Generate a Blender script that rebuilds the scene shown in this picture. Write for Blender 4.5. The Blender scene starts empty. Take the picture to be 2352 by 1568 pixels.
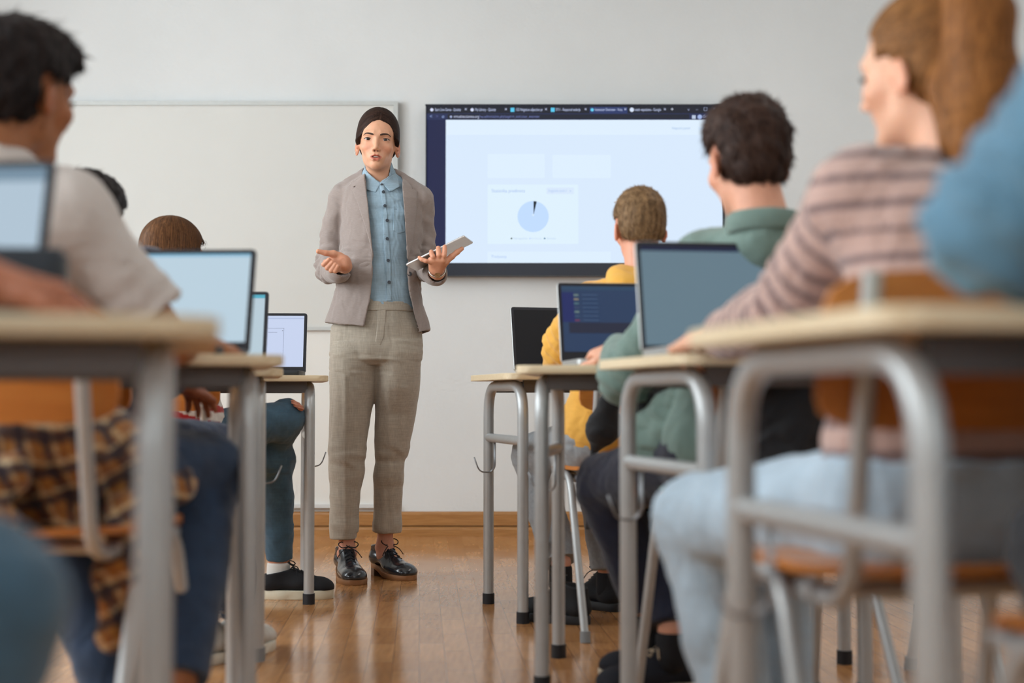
import bpy, bmesh, math, random
import numpy as np
from mathutils import Vector, Matrix

S = bpy.context.scene
COL = S.collection
PI = math.pi

# ------------------------------------------------------------------ camera
CAM_H, FPX, PITCH = 0.662, 3267.0, math.atan(133 / 3267.0)
cam_data = bpy.data.cameras.new('camera')
cam = bpy.data.objects.new('camera', cam_data)
COL.objects.link(cam)
S.camera = cam
cam.location = (0, 0, CAM_H)
cam.rotation_euler = (PI / 2 + PITCH, 0, 0)
cam_data.sensor_width = 36.0
cam_data.lens = 36.0 * FPX / 2352.0
cam_data.clip_start = 0.05
cam_data.dof.use_dof = True
cam_data.dof.focus_distance = 5.15
cam_data.dof.aperture_fstop = 2.0
cam_data.dof.aperture_blades = 0

# ------------------------------------------------------------------ view
S.view_settings.view_transform = 'Standard'
S.view_settings.look = 'None'
S.view_settings.gamma = 1.0
S.view_settings.exposure = 0.0
S.view_settings.use_curve_mapping = False
S.cycles.use_denoising = True
S.cycles.max_bounces = 6
S.cycles.diffuse_bounces = 3
S.cycles.glossy_bounces = 2
S.cycles.transmission_bounces = 4
S.cycles.caustics_reflective = False
S.cycles.caustics_refractive = False
S.cycles.sample_clamp_indirect = 6.0
S.cycles.use_adaptive_sampling = True
S.cycles.adaptive_threshold = 0.06
S.cycles.adaptive_min_samples = 12

# ------------------------------------------------------------------ light
world = bpy.data.worlds.new('daylight')
S.world = world
world.use_nodes = True
wn = world.node_tree
wn.nodes.clear()
w_out = wn.nodes.new('ShaderNodeOutputWorld')
w_bg = wn.nodes.new('ShaderNodeBackground')
w_bg.inputs[0].default_value = (0.80, 0.90, 1.0, 1)
w_bg.inputs[1].default_value = 1.0
wn.links.new(w_bg.outputs[0], w_out.inputs[0])


def area_light(name, loc, rot, sx, sy, power, col):
    d = bpy.data.lights.new(name, 'AREA')
    d.shape = 'RECTANGLE'
    d.size, d.size_y, d.energy, d.color = sx, sy, power, col
    o = bpy.data.objects.new(name, d)
    COL.objects.link(o)
    o.location, o.rotation_euler = loc, rot
    return o


WIN_Y = (0.1, 2.2, 4.3)      # three tall windows in the wall beside the class
for wy in WIN_Y:
    area_light('window_daylight', (-3.43, wy, 1.95), (0, -PI / 2, 0), 2.0, 1.7, 78, (0.885, 0.955, 0.985))
# added fill from behind the class; the back wall has no windows
area_light('window_daylight', (0.6, -2.4, 2.1), (PI / 2 + 0.12, 0, 0), 3.6, 1.6, 30, (0.88, 0.97, 1.0))
# added overhead fill, soft warm white, brightens the right side; no real lamp
area_light('overhead_fill', (1.7, 3.6, 3.12), (0, 0, 0), 0.6, 3.6, 24, (1.0, 0.98, 0.94))

# ------------------------------------------------------------------ helpers
CP, SP = math.cos(PITCH), math.sin(PITCH)


def P(px, py, y):
    """world point seen at photograph pixel (px, py) on the plane Y = y"""
    u, v = (px - 1176.0) / FPX, (784.0 - py) / FPX
    t = y / (CP - SP * v)
    return np.array([u * t, y, CAM_H + t * (SP + CP * v)])


def L(h):
    """sRGB 0-255 triple -> linear rgb"""
    r = []
    for c in h:
        c = c / 255.0
        r.append(c / 12.92 if c <= 0.04045 else ((c + 0.055) / 1.055) ** 2.4)
    return tuple(r)


def L4(h):
    return L(h) + (1.0,)


def mat(name, col=(200, 200, 200), rough=0.5, metal=0.0, spec=0.5, noise=None, bump=None, coat=0.0, sheen=0.0,
        attr=False, sss=0.0, emit=None, estr=1.0, stretch=(1, 1, 1), weave=None):
    """procedural principled material; noise=(scale, amount) varies the colour, bump=(scale, strength) the surface"""
    m = bpy.data.materials.new(name)
    m.use_nodes = True
    nt = m.node_tree
    b = nt.nodes['Principled BSDF']
    b.inputs['Roughness'].default_value = rough
    b.inputs['Metallic'].default_value = metal
    b.inputs['Specular IOR Level'].default_value = spec
    b.inputs['Coat Weight'].default_value = coat
    b.inputs['Sheen Weight'].default_value = sheen
    b.inputs['Sheen Roughness'].default_value = 0.5
    if sss:
        b.inputs['Subsurface Weight'].default_value = sss
        b.inputs['Subsurface Radius'].default_value = (0.010, 0.004, 0.002)
        b.inputs['Subsurface Scale'].default_value = 1.0
    src = None
    if attr:
        a = nt.nodes.new('ShaderNodeAttribute')
        a.attribute_name = 'Col'
        src = a.outputs['Color']
    else:
        r = nt.nodes.new('ShaderNodeRGB')
        r.outputs[0].default_value = L4(col)
        src = r.outputs[0]
    tc = nt.nodes.new('ShaderNodeTexCoord')
    mp = nt.nodes.new('ShaderNodeMapping')
    mp.inputs['Scale'].default_value = stretch
    nt.links.new(tc.outputs['Object'], mp.inputs['Vector'])

    def noise_mul(src, scale, amount, vec):
        n = nt.nodes.new('ShaderNodeTexNoise')
        n.inputs['Scale'].default_value = scale
        n.inputs['Detail'].default_value = 4
        nt.links.new(vec, n.inputs['Vector'])
        mr = nt.nodes.new('ShaderNodeMapRange')
        mr.inputs['From Min'].default_value = 0.3
        mr.inputs['From Max'].default_value = 0.7
        mr.inputs['To Min'].default_value = 1 - amount
        mr.inputs['To Max'].default_value = 1 + amount
        nt.links.new(n.outputs['Fac'], mr.inputs['Value'])
        mx = nt.nodes.new('ShaderNodeVectorMath')
        mx.operation = 'SCALE'
        nt.links.new(src, mx.inputs[0])
        nt.links.new(mr.outputs[0], mx.inputs['Scale'])
        return mx.outputs[0]
    if noise:
        src = noise_mul(src, noise[0], noise[1], mp.outputs[0])
    if weave:
        for st in ((1, 1, 0.06), (0.06, 0.06, 1)):
            mp2 = nt.nodes.new('ShaderNodeMapping')
            mp2.inputs['Scale'].default_value = st
            nt.links.new(tc.outputs['Object'], mp2.inputs['Vector'])
            src = noise_mul(src, weave[0], weave[1], mp2.outputs[0])
    nt.links.new(src, b.inputs['Base Color'])
    if bump:
        n = nt.nodes.new('ShaderNodeTexNoise')
        n.inputs['Scale'].default_value = bump[0]
        n.inputs['Detail'].default_value = 3
        nt.links.new(mp.outputs[0], n.inputs['Vector'])
        bp = nt.nodes.new('ShaderNodeBump')
        bp.inputs['Strength'].default_value = bump[1]
        bp.inputs['Distance'].default_value = 0.01
        nt.links.new(n.outputs['Fac'], bp.inputs['Height'])
        nt.links.new(bp.outputs[0], b.inputs['Normal'])
    if emit is not None:
        b.inputs['Emission Color'].default_value = L4(emit)
        b.inputs['Emission Strength'].default_value = estr
    return m


def wood_mat(name, c1, c2, rough, scale=14.0, axis=(1, 12, 12), coat=0.0):
    m = bpy.data.materials.new(name)
    m.use_nodes = True
    nt = m.node_tree
    b = nt.nodes['Principled BSDF']
    b.inputs['Roughness'].default_value = rough
    b.inputs['Coat Weight'].default_value = coat
    b.inputs['Coat Roughness'].default_value = 0.15
    tc = nt.nodes.new('ShaderNodeTexCoord')
    mp = nt.nodes.new('ShaderNodeMapping')
    mp.inputs['Scale'].default_value = axis
    nt.links.new(tc.outputs['Object'], mp.inputs['Vector'])
    n = nt.nodes.new('ShaderNodeTexNoise')
    n.inputs['Scale'].default_value = scale
    n.inputs['Detail'].default_value = 5
    nt.links.new(mp.outputs[0], n.inputs['Vector'])
    cr = nt.nodes.new('ShaderNodeValToRGB')
    cr.color_ramp.elements[0].position = 0.3
    cr.color_ramp.elements[0].color = L4(c1)
    cr.color_ramp.elements[1].position = 0.7
    cr.color_ramp.elements[1].color = L4(c2)
    nt.links.new(n.outputs['Fac'], cr.inputs['Fac'])
    nt.links.new(cr.outputs[0], b.inputs['Base Color'])
    return m


def props(o, label=None, category=None, group=None, kind=None):
    if label:
        o['label'] = label
    if category:
        o['category'] = category
    if group:
        o['group'] = group
    if kind:
        o['kind'] = kind
    return o


def empty(name, loc, rz, label, category, group=None):
    o = bpy.data.objects.new(name, None)
    o.empty_display_size = 0.1
    COL.objects.link(o)
    o.location = tuple(float(v) for v in loc)
    o.rotation_euler = (0, 0, rz)
    return props(o, label, category, group)


def link(name, me, m, parent=None, smooth=True, world=False):
    o = bpy.data.objects.new(name, me)
    COL.objects.link(o)
    if m is not None:
        for q in (m if isinstance(m, (list, tuple)) else [m]):
            me.materials.append(q)
    if smooth:
        me.shade_smooth()
    if parent is not None:
        o.parent = parent
        if world:
            o.matrix_parent_inverse = Matrix.LocRotScale(parent.location, parent.rotation_euler, None).inverted()
    return o


def vf_mesh(name, V, F):
    me = bpy.data.meshes.new(name)
    V = np.asarray(V, dtype=np.float32).reshape(-1, 3)
    if isinstance(F, np.ndarray) and F.ndim == 2:
        n, k = F.shape
        me.vertices.add(len(V))
        me.vertices.foreach_set('co', V.ravel())
        me.loops.add(n * k)
        me.loops.foreach_set('vertex_index', F.astype(np.int32).ravel())
        me.polygons.add(n)
        me.polygons.foreach_set('loop_start', np.arange(0, n * k, k, dtype=np.int32))
        me.update(calc_edges=True)
    else:
        me.from_pydata([tuple(map(float, v)) for v in V], [], [tuple(map(int, f)) for f in F])
        me.update()
    return me


class MB:
    """collects boxes and tubes, then links them as one mesh object"""

    def __init__(s):
        s.V, s.F, s.n = [], [], 0

    def add(s, V, F):
        s.V.extend([tuple(map(float, v)) for v in V])
        s.F.extend([tuple(i + s.n for i in f) for f in F])
        s.n = len(s.V)
        return s

    def box(s, c, d, rot=None):
        x, y, z = d[0] / 2, d[1] / 2, d[2] / 2
        V = [Vector((sx * x, sy * y, sz * z)) for sx in (-1, 1) for sy in (-1, 1) for sz in (-1, 1)]
        if rot is not None:
            V = [rot @ v for v in V]
        V = [v + Vector(c) for v in V]
        F = [(0, 1, 3, 2), (4, 6, 7, 5), (0, 4, 5, 1), (2, 3, 7, 6), (0, 2, 6, 4), (1, 5, 7, 3)]
        return s.add(V, F)

    def tube(s, pts, r, seg=14, closed=False, fillet=0.0, fseg=7, r2=None, cap=True):
        pts = [Vector(p) for p in pts]
        if fillet and len(pts) > 2:
            out = [pts[0]]
            for i in range(1, len(pts) - 1):
                a, b, c = pts[i - 1], pts[i], pts[i + 1]
                f = fillet[i - 1] if isinstance(fillet, (list, tuple)) else fillet
                d1, d2 = (a - b), (c - b)
                f = min(f, d1.length * 0.49, d2.length * 0.49)
                p0, p1 = b + d1.normalized() * f, b + d2.normalized() * f
                for k in range(fseg + 1):
                    t = k / fseg
                    out.append((1 - t) ** 2 * p0 + 2 * t * (1 - t) * b + t * t * p1)
            out.append(pts[-1])
            pts = out
        n = len(pts)
        V, F = [], []
        nrm = None
        for i in range(n):
            if closed:
                t = (pts[(i + 1) % n] - pts[i - 1]).normalized()
            else:
                t = (pts[min(i + 1, n - 1)] - pts[max(i - 1, 0)]).normalized()
            if nrm is None:
                nrm = t.orthogonal().normalized()
            nrm = (nrm - t * nrm.dot(t)).normalized()
            bn = t.cross(nrm)
            rr = r if r2 is None else r + (r2 - r) * i / (n - 1)
            for k in range(seg):
                a = 2 * PI * k / seg
                V.append(pts[i] + (nrm * math.cos(a) + bn * math.sin(a)) * rr)
        m = n if closed else n - 1
        for i in range(m):
            j = (i + 1) % n
            for k in range(seg):
                k2 = (k + 1) % seg
                F.append((i * seg + k, i * seg + k2, j * seg + k2, j * seg + k))
        if not closed and cap:
            F.append(tuple(range(seg))[::-1])
            F.append(tuple((n - 1) * seg + k for k in range(seg)))
        return s.add(V, F)

    def slab(s, outline, z0, z1, bev=0.0):
        """extruded polygon (list of xy) with an optional small bevel ring at top and bottom"""
        n = len(outline)
        c = Vector((sum(p[0] for p in outline) / n, sum(p[1] for p in outline) / n))
        lv = [(z0, bev), (z0 + bev, 0), (z1 - bev, 0), (z1, bev)] if bev else [(z0, 0), (z1, 0)]
        V, F = [], []
        for z, ins in lv:
            for p in outline:
                d = Vector((p[0], p[1])) - c
                q = c + d * (1 - ins / max(d.length, 1e-6))
                V.append((q.x, q.y, z))
        for l in range(len(lv) - 1):
            for k in range(n):
                k2 = (k + 1) % n
                F.append((l * n + k, l * n + k2, (l + 1) * n + k2, (l + 1) * n + k))
        F.append(tuple(range(n))[::-1])
        F.append(tuple((len(lv) - 1) * n + k for k in range(n)))
        return s.add(V, F)

    def build(s, name, m, parent=None, smooth=False, angle=None):
        me = vf_mesh(name, s.V, s.F)
        o = link(name, me, m, parent, smooth=smooth or angle is not None)
        if angle is not None:
            try:
                me.set_sharp_from_angle(angle=angle)
            except Exception:
                pass
        return o


def rrect(w, h, r, seg=6, cx=0, cy=0):
    out = []
    for qx, qy, a0 in ((1, 1, 0), (-1, 1, PI / 2), (-1, -1, PI), (1, -1, 1.5 * PI)):
        for k in range(seg + 1):
            a = a0 + PI / 2 * k / seg
            out.append((cx + qx * (w / 2 - r) + r * math.cos(a), cy + qy * (h / 2 - r) + r * math.sin(a)))
    return out


def copy_tree(o, parent=None):
    c = o.copy()
    COL.objects.link(c)
    if parent is not None:
        c.parent = parent
    for ch in list(o.children):
        copy_tree(ch, c)
    return c
# ------------------------------------------------------------------ the room
WALL_Y = 6.95
XL, XR, YB, ZC = -3.35, 3.7, -2.6, 3.2


def plaster(name, col):
    m = bpy.data.materials.new(name)
    m.use_nodes = True
    nt = m.node_tree
    b = nt.nodes['Principled BSDF']
    b.inputs['Roughness'].default_value = 0.9
    b.inputs['Specular IOR Level'].default_value = 0.2
    tc = nt.nodes.new('ShaderNodeTexCoord')
    n = nt.nodes.new('ShaderNodeTexNoise')
    n.inputs['Scale'].default_value = 1.3
    n.inputs['Detail'].default_value = 6
    nt.links.new(tc.outputs['Object'], n.inputs['Vector'])
    cr = nt.nodes.new('ShaderNodeValToRGB')
    cr.color_ramp.elements[0].position = 0.3
    cr.color_ramp.elements[0].color = L4(tuple(c - 5 for c in col))
    cr.color_ramp.elements[1].position = 0.72
    cr.color_ramp.elements[1].color = L4(tuple(c + 3 for c in col))
    nt.links.new(n.outputs['Fac'], cr.inputs['Fac'])
    nt.links.new(cr.outputs[0], b.inputs['Base Color'])
    n2 = nt.nodes.new('ShaderNodeTexNoise')
    n2.inputs['Scale'].default_value = 60
    n2.inputs['Detail'].default_value = 5
    nt.links.new(tc.outputs['Object'], n2.inputs['Vector'])
    bp = nt.nodes.new('ShaderNodeBump')
    bp.inputs['Strength'].default_value = 0.12
    bp.inputs['Distance'].default_value = 0.01
    nt.links.new(n2.outputs['Fac'], bp.inputs['Height'])
    nt.links.new(bp.outputs[0], b.inputs['Normal'])
    return m


M_WALL = plaster('wall_plaster', (227, 229, 229))


def parquet():
    m = bpy.data.materials.new('lacquered_parquet')
    m.use_nodes = True
    nt = m.node_tree
    b = nt.nodes['Principled BSDF']
    tc = nt.nodes.new('ShaderNodeTexCoord')
    mp = nt.nodes.new('ShaderNodeMapping')
    mp.inputs['Rotation'].default_value = (0, 0, PI / 2 - math.radians(3.7))
    nt.links.new(tc.outputs['Object'], mp.inputs['Vector'])
    br = nt.nodes.new('ShaderNodeTexBrick')
    br.inputs['Scale'].default_value = 1.0
    br.inputs['Brick Width'].default_value = 0.27
    br.inputs['Row Height'].default_value = 0.066
    br.inputs['Mortar Size'].default_value = 0.0010
    br.inputs['Mortar Smooth'].default_value = 0.1
    br.inputs['Bias'].default_value = 0.0
    br.offset = 0.45
    br.offset_frequency = 2
    br.inputs['Color1'].default_value = L4((206, 150, 98))
    br.inputs['Color2'].default_value = L4((184, 128, 78))
    br.inputs['Mortar'].default_value = L4((140, 92, 54))
    nt.links.new(mp.outputs[0], br.inputs['Vector'])
    # grain
    mp2 = nt.nodes.new('ShaderNodeMapping')
    mp2.inputs['Rotation'].default_value = (0, 0, -math.radians(3.7))
    mp2.inputs['Scale'].default_value = (9, 0.9, 1)
    nt.links.new(tc.outputs['Object'], mp2.inputs['Vector'])
    n = nt.nodes.new('ShaderNodeTexNoise')
    n.inputs['Scale'].default_value = 9
    n.inputs['Detail'].default_value = 6
    nt.links.new(mp2.outputs[0], n.inputs['Vector'])
    mr = nt.nodes.new('ShaderNodeMapRange')
    mr.inputs['From Min'].default_value = 0.3
    mr.inputs['From Max'].default_value = 0.7
    mr.inputs['To Min'].default_value = 0.84
    mr.inputs['To Max'].default_value = 1.14
    nt.links.new(n.outputs['Fac'], mr.inputs['Value'])
    vm = nt.nodes.new('ShaderNodeVectorMath')
    vm.operation = 'SCALE'
    nt.links.new(br.outputs['Color'], vm.inputs[0])
    nt.links.new(mr.outputs[0], vm.inputs['Scale'])
    nt.links.new(vm.outputs[0], b.inputs['Base Color'])
    # worn lacquer: roughness varies softly
    n3 = nt.nodes.new('ShaderNodeTexNoise')
    n3.inputs['Scale'].default_value = 5
    n3.inputs['Detail'].default_value = 5
    nt.links.new(tc.outputs['Object'], n3.inputs['Vector'])
    mr3 = nt.nodes.new('ShaderNodeMapRange')
    mr3.inputs['To Min'].default_value = 0.09
    mr3.inputs['To Max'].default_value = 0.21
    nt.links.new(n3.outputs['Fac'], mr3.inputs['Value'])
    nt.links.new(mr3.outputs[0], b.inputs['Roughness'])
    b.inputs['Specular IOR Level'].default_value = 0.5
    # boards are very slightly uneven
    n4 = nt.nodes.new('ShaderNodeTexNoise')
    n4.inputs['Scale'].default_value = 4
    nt.links.new(mp2.outputs[0], n4.inputs['Vector'])
    ad = nt.nodes.new('ShaderNodeMath')
    ad.operation = 'SUBTRACT'
    nt.links.new(n4.outputs['Fac'], ad.inputs[0])
    nt.links.new(br.outputs['Fac'], ad.inputs[1])
    bp = nt.nodes.new('ShaderNodeBump')
    bp.inputs['Strength'].default_value = 0.06
    bp.inputs['Distance'].default_value = 0.004
    nt.links.new(ad.outputs[0], bp.inputs['Height'])
    nt.links.new(bp.outputs[0], b.inputs['Normal'])
    return m


def struct(name, mb, m):
    o = mb.build(name, m)
    o['kind'] = 'structure'
    return o


struct('floor', MB().box(((XL + XR) / 2, (YB + WALL_Y) / 2, -0.05), (XR - XL + 0.4, WALL_Y - YB + 0.4, 0.1)), parquet())
struct('ceiling', MB().box(((XL + XR) / 2, (YB + WALL_Y) / 2, ZC + 0.05), (XR - XL + 0.4, WALL_Y - YB + 0.4, 0.1)), M_WALL)
struct('wall_front', MB().box(((XL + XR) / 2, WALL_Y + 0.1, ZC / 2), (XR - XL + 0.4, 0.2, ZC)), M_WALL)
struct('wall_right', MB().box((XR + 0.1, (YB + WALL_Y) / 2, ZC / 2), (0.2, WALL_Y - YB, ZC)), M_WALL)
struct('wall_back', MB().box(((XL + XR) / 2, YB - 0.1, ZC / 2), (XR - XL + 0.4, 0.2, ZC)), M_WALL)
# window wall: piers, parapet and lintel round three openings
wl = MB()
edges = [YB, WIN_Y[0] - .9, WIN_Y[0] + .9, WIN_Y[1] - .9, WIN_Y[1] + .9, WIN_Y[2] - .9, WIN_Y[2] + .9, WALL_Y]
wl.box((XL - 0.1, (YB + WALL_Y) / 2, 0.45), (0.2, WALL_Y - YB, 0.9))
wl.box((XL - 0.1, (YB + WALL_Y) / 2, (3.0 + ZC) / 2), (0.2, WALL_Y - YB, ZC - 3.0))
for a, b_ in ((0, 1), (2, 3), (4, 5), (6, 7)):
    wl.box((XL - 0.1, (edges[a] + edges[b_]) / 2, 1.95), (0.2, edges[b_] - edges[a], 2.1))
struct('wall_left', wl, M_WALL)
M_FRAME = mat('white_window_paint', (232, 232, 228), 0.4)
for i, wy in enumerate(WIN_Y):
    f = MB()
    for dy in (-0.87, 0, 0.87):
        f.box((XL - 0.15, wy + dy, 1.95), (0.06, 0.06, 2.1))
    for z in (0.93, 2.3, 2.97):
        f.box((XL - 0.15, wy, z), (0.06, 1.8, 0.06))
    struct('window_%d' % (i + 1), f, M_FRAME)

# wooden skirting in two steps with a quarter round
M_SKIRT = wood_mat('varnished_skirting_wood', (158, 108, 58), (182, 132, 78), 0.35, 10, (1, 14, 14), coat=0.3)
sk = MB()
prof = [(0, 0), (-0.034, 0), (-0.034, 0.032), (-0.030, 0.041), (-0.022, 0.045), (-0.004, 0.046), (-0.004, 0.050), (-0.019, 0.051),
        (-0.020, 0.104), (-0.017, 0.112), (-0.010, 0.118), (0, 0.118)]
V, F = [], []
for x in (XL, XR):
    V += [(x, WALL_Y + p[0], p[1]) for p in prof]
n_ = len(prof)
for k in range(n_ - 1):
    F.append((k, k + 1, n_ + k + 1, n_ + k))
sk.add(V, F)
struct('baseboard_front', sk, M_SKIRT)

# ------------------------------------------------------------------ whiteboard
M_ALU = mat('brushed_aluminium', (196, 199, 197), 0.55, 0.25, noise=(40, 0.03))
M_BOARD = mat('white_enamel_board', (217, 217, 213), 0.32, 0, 0.35, noise=(2, 0.012))
M_BOARD2 = mat('white_lower_panel', (233, 232, 227), 0.5, noise=(2, 0.012))
wb = empty('whiteboard', (-1.7, WALL_Y - 0.02, 0.9), 0,
           'large blank whiteboard in a thin aluminium frame on the front wall behind the teacher', 'whiteboard')


def zat(y, Y=6.93):
    return P(1176, y, Y)[2]


def xat(x, Y=6.93):
    return P(x, 784, Y)[0]


def wb_box(name, x0, x1, z0, z1, y0, y1, m):
    b = MB().box(((x0 + x1) / 2 + 1.7, (y0 + y1) / 2 - (WALL_Y - 0.02), (z0 + z1) / 2 - 0.9), (x1 - x0, y1 - y0, z1 - z0))
    return b.build(name, m, wb)


wx0, wx1 = -3.05, xat(913)
zt, zm, zb = zat(238), zat(754), zat(1162)
wb_box('board_surface', wx0, wx1 - 0.01, zm, zt - 0.01, 6.915, 6.949, M_BOARD)
wb_box('lower_panel', wx0, wx1 - 0.01, zb, zm, 6.93, 6.949, M_BOARD2)
fr = MB()
for (x0, x1, z0, z1) in ((wx0 - .02, wx1, zt - 0.012, zt + 0.008), (wx0 - .02, wx1, zm - 0.010, zm + 0.006), (wx1 - 0.022, wx1, zm + 0.006, zt - 0.012),
                         (wx0 - .02, wx0, zm, zt)):
    fr.box(((x0 + x1) / 2 + 1.7, 6.925 - (WALL_Y - 0.02), (z0 + z1) / 2 - 0.9), (x1 - x0, 0.034, z1 - z0))
fr.build('frame', M_ALU, wb)
wb_box('bottom_rail', wx0, wx1, zb - 0.008, zb + 0.010, 6.918, 6.949, mat('white_painted_rail', (215, 217, 216), 0.4))

# ------------------------------------------------------------------ wall display
DY = 6.87


def D(px, py, off=0.0):
    p = P(px, py, DY)
    return Vector((p[0], DY - off, p[2]))


disp = empty('wall_display', D(1322, 633) + Vector((0, 0.04, 0)), 0,
             'big flat display on the front wall showing a browser page with a pie chart', 'display')
M_BEZ = mat('dark_display_bezel', (30, 36, 50), 0.35)
RX, PXM = 1664, FPX / DY


def dbox(name, x0, y0, x1, y1, off, th, m, parent=disp, rr=0.0):
    a, b = D(x0, y1), D(x1, y0)
    c = (a + b) / 2
    mb = MB()
    loc = Vector(parent_loc(parent))
    if rr:
        out = rrect(abs(b.x - a.x), abs(b.z - a.z), rr)
        mb.slab(out, 0, th)
        mb.V = [(v[0] + c.x - loc.x, DY - off - v[2] + th - loc.y - th + th * 0, v[1] + c.z - loc.z) for v in mb.V]
    else:
        mb.box((c.x - loc.x, DY - off - th / 2 - loc.y, c.z - loc.z), (abs(b.x - a.x), th, abs(b.z - a.z)))
    return mb.build(name, m, parent)


def parent_loc(o):
    v = Vector((0, 0, 0))
    while o is not None:
        v += o.location
        o = o.parent
    return v


casing = dbox('casing', 977, 240, RX, 633, -0.075, 0.070, mat('display_casing', (22, 25, 32), 0.4))
bz = MB()
dl = disp.location
for (x0, y0, x1, y1) in ((977, 240, RX, 243), (977, 604, RX, 633), (977, 240, 980.5, 633), (RX - 4, 240, RX, 633)):
    a, b = D(x0, y1), D(x1, y0)
    c = (a + b) / 2 - dl
    bz.box((c.x, DY - 0.002 - dl.y, c.z), (b.x - a.x, 0.014, b.z - a.z))
bz.build('bezel', M_BEZ, disp)

_em = {}


def em(col, k=1.0):
    key = (tuple(col), k)
    if key not in _em:
        m = bpy.data.materials.new('lit_pixels')
        m.use_nodes = True
        b = m.node_tree.nodes['Principled BSDF']
        b.inputs['Base Color'].default_value = (0.02, 0.02, 0.02, 1)
        b.inputs['Roughness'].default_value = 0.5
        b.inputs['Specular IOR Level'].default_value = 0.08
        b.inputs['Emission Color'].default_value = L4(col)
        b.inputs['Emission Strength'].default_value = k
        _em[key] = m
    return _em[key]


screen = dbox('screen', 980, 242, RX - 3, 605, -0.004, 0.006, em((31, 38, 82), 0.75))
so = [0.003]


def px(name, x0, y0, x1, y1, col, lvl=1, rr=0.0, k=1.0):
    off = 0.003 + 0.0006 * lvl
    return dbox(name, x0, y0, x1, y1, off, 0.0004, em(col, k), screen, rr)


def sc_text(name, body, x, y, h, col, lvl=6, width=None, align='LEFT'):
    cu = bpy.data.curves.new(name, 'FONT')
    cu.body = body
    cu.size = h / PXM
    cu.align_x = align
    cu.align_y = 'CENTER'
    cu.resolution_u = 3
    cu.materials.append(em(col))
    o = bpy.data.objects.new(name, cu)
    COL.objects.link(o)
    o.parent = screen
    p = D(x, y) - parent_loc(screen)
    o.location = (p.x, p.y - (0.003 + 0.0006 * lvl) - 0.001, p.z)
    o.rotation_euler = (PI / 2, 0, 0)
    if width:
        bpy.context.view_layer.update()
        w = o.dimensions.x
        if w > 0:
            o.scale = (width / PXM / w, 1, 1)
    bpy.context.view_layer.update()
    me = bpy.data.meshes.new_from_object(o.evaluated_get(bpy.context.evaluated_depsgraph_get()))
    n = bpy.data.objects.new(name, me)
    COL.objects.link(n)
    n.parent, n.location, n.rotation_euler, n.scale = screen, o.location.copy(), o.rotation_euler.copy(), o.scale.copy()
    bpy.data.objects.remove(o)
    n.name = name
    return n


px('tab_bar', 980, 243, RX - 4, 260.5, (28, 31, 44), 1)
px('address_bar', 980, 260.5, RX - 4, 275.5, (36, 46, 84), 1)
px('active_tab', 1354, 246, 1441, 260.5, (42, 56, 104), 2, 0.004)
px('address_field', 1028, 262.5, 1583, 273.5, (30, 34, 48), 2)
px('page', 1023.5, 275.5, RX - 4, 604, (222, 238, 253), 1)
px('page_body', 1023.5, 310, RX - 4, 604, (216, 233, 252), 2)
px('info_card', 1120, 354, 1251, 409, (221, 238, 253), 3, 0.006)
px('info_card', 1269, 356, 1403, 409, (221, 238, 253), 3, 0.006)
px('chart_card', 1120, 424, 1328, 560, (222, 240, 252), 3, 0.006)
px('lecture_card', 1120, 578, 1403, 604, (221, 238, 253), 3)
px('drop_down', 1255, 431, 1318, 446, (216, 232, 251), 4, 0.004)
sc_text('tab_title', 'Start Live Game - Quizizz', 999, 252.6, 9.5, (200, 212, 245), width=60)
sc_text('tab_title', 'My Library - Quizizz', 1091, 252.6, 9.5, (200, 212, 245), width=48)
sc_text('tab_title', '152 Negative adjective pr', 1184, 252.6, 9.5, (200, 212, 245), width=62)
sc_text('tab_title', '3711 - Raspored sedenja', 1276, 252.6, 9.5, (200, 212, 245), width=57)
sc_text('tab_title', 'Instructor Overview - Virtu', 1366, 252.6, 9.5, (200, 214, 248), width=63)
sc_text('tab_title', 'math equations - Google', 1458, 252.6, 9.5, (200, 212, 245), width=60)
sc_text('address_text', 'virtuelnaucionica.org', 1042, 268.3, 9.5, (205, 214, 245), width=59)
sc_text('address_text', '/wp-admin/admin.php?page=rt_instructor_overview', 1101, 268.3, 9.5, (110, 122, 180), width=139)
for x in (1070, 1162, 1254, 1345, 1436, 1527):
    sc_text('tab_cross', '\u00d7', x, 252.0, 12, (200, 210, 240), align='CENTER')
sc_text('new_tab_sign', '+', 1543.5, 252, 13, (220, 228, 245), align='CENTER')
for x, c in ((1581, 'v'), (1600, '\u2013'), (1620, '\u25a1'), (1641, '\u00d7')):
    sc_text('window_sign', c, x, 252, 11, (150, 160, 190), align='CENTER')
for x, c in ((990, '<'), (1004, '>'), (1018, 'o')):
    sc_text('navigation_arrow', c, x, 268, 12, (150, 170, 220) if x != 1004 else (90, 90, 140), align='CENTER')
sc_text('profile_name', 'Gost', 1614, 268.5, 9, (190, 200, 230))


def disc(name, x, y, r, col, lvl=4, a0=0.0, a1=2 * PI, k=1.0):
    n = 40
    c = D(x, y)
    loc = parent_loc(screen)
    pts = [] if a1 - a0 >= 2 * PI - 1e-6 else [(0, 0)]
    for i in range(n + 1):
        a = PI / 2 - (a0 + (a1 - a0) * i / n)
        pts.append((r / PXM * math.cos(a), r / PXM * math.sin(a)))
    off = 0.003 + 0.0006 * lvl
    V = [(c.x + p[0] - loc.x, DY - off - loc.y, c.z + p[1] - loc.z) for p in pts]
    V += [(v[0], v[1] - 0.0004, v[2]) for v in V]
    m = len(pts)
    F = [tuple(range(m, 2 * m))[::-1]] + [(i, (i + 1) % m, (i + 1) % m + m, i + m) for i in range(m)]
    return link(name, vf_mesh(name, V, F), em(col, k), screen, smooth=False)


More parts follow.
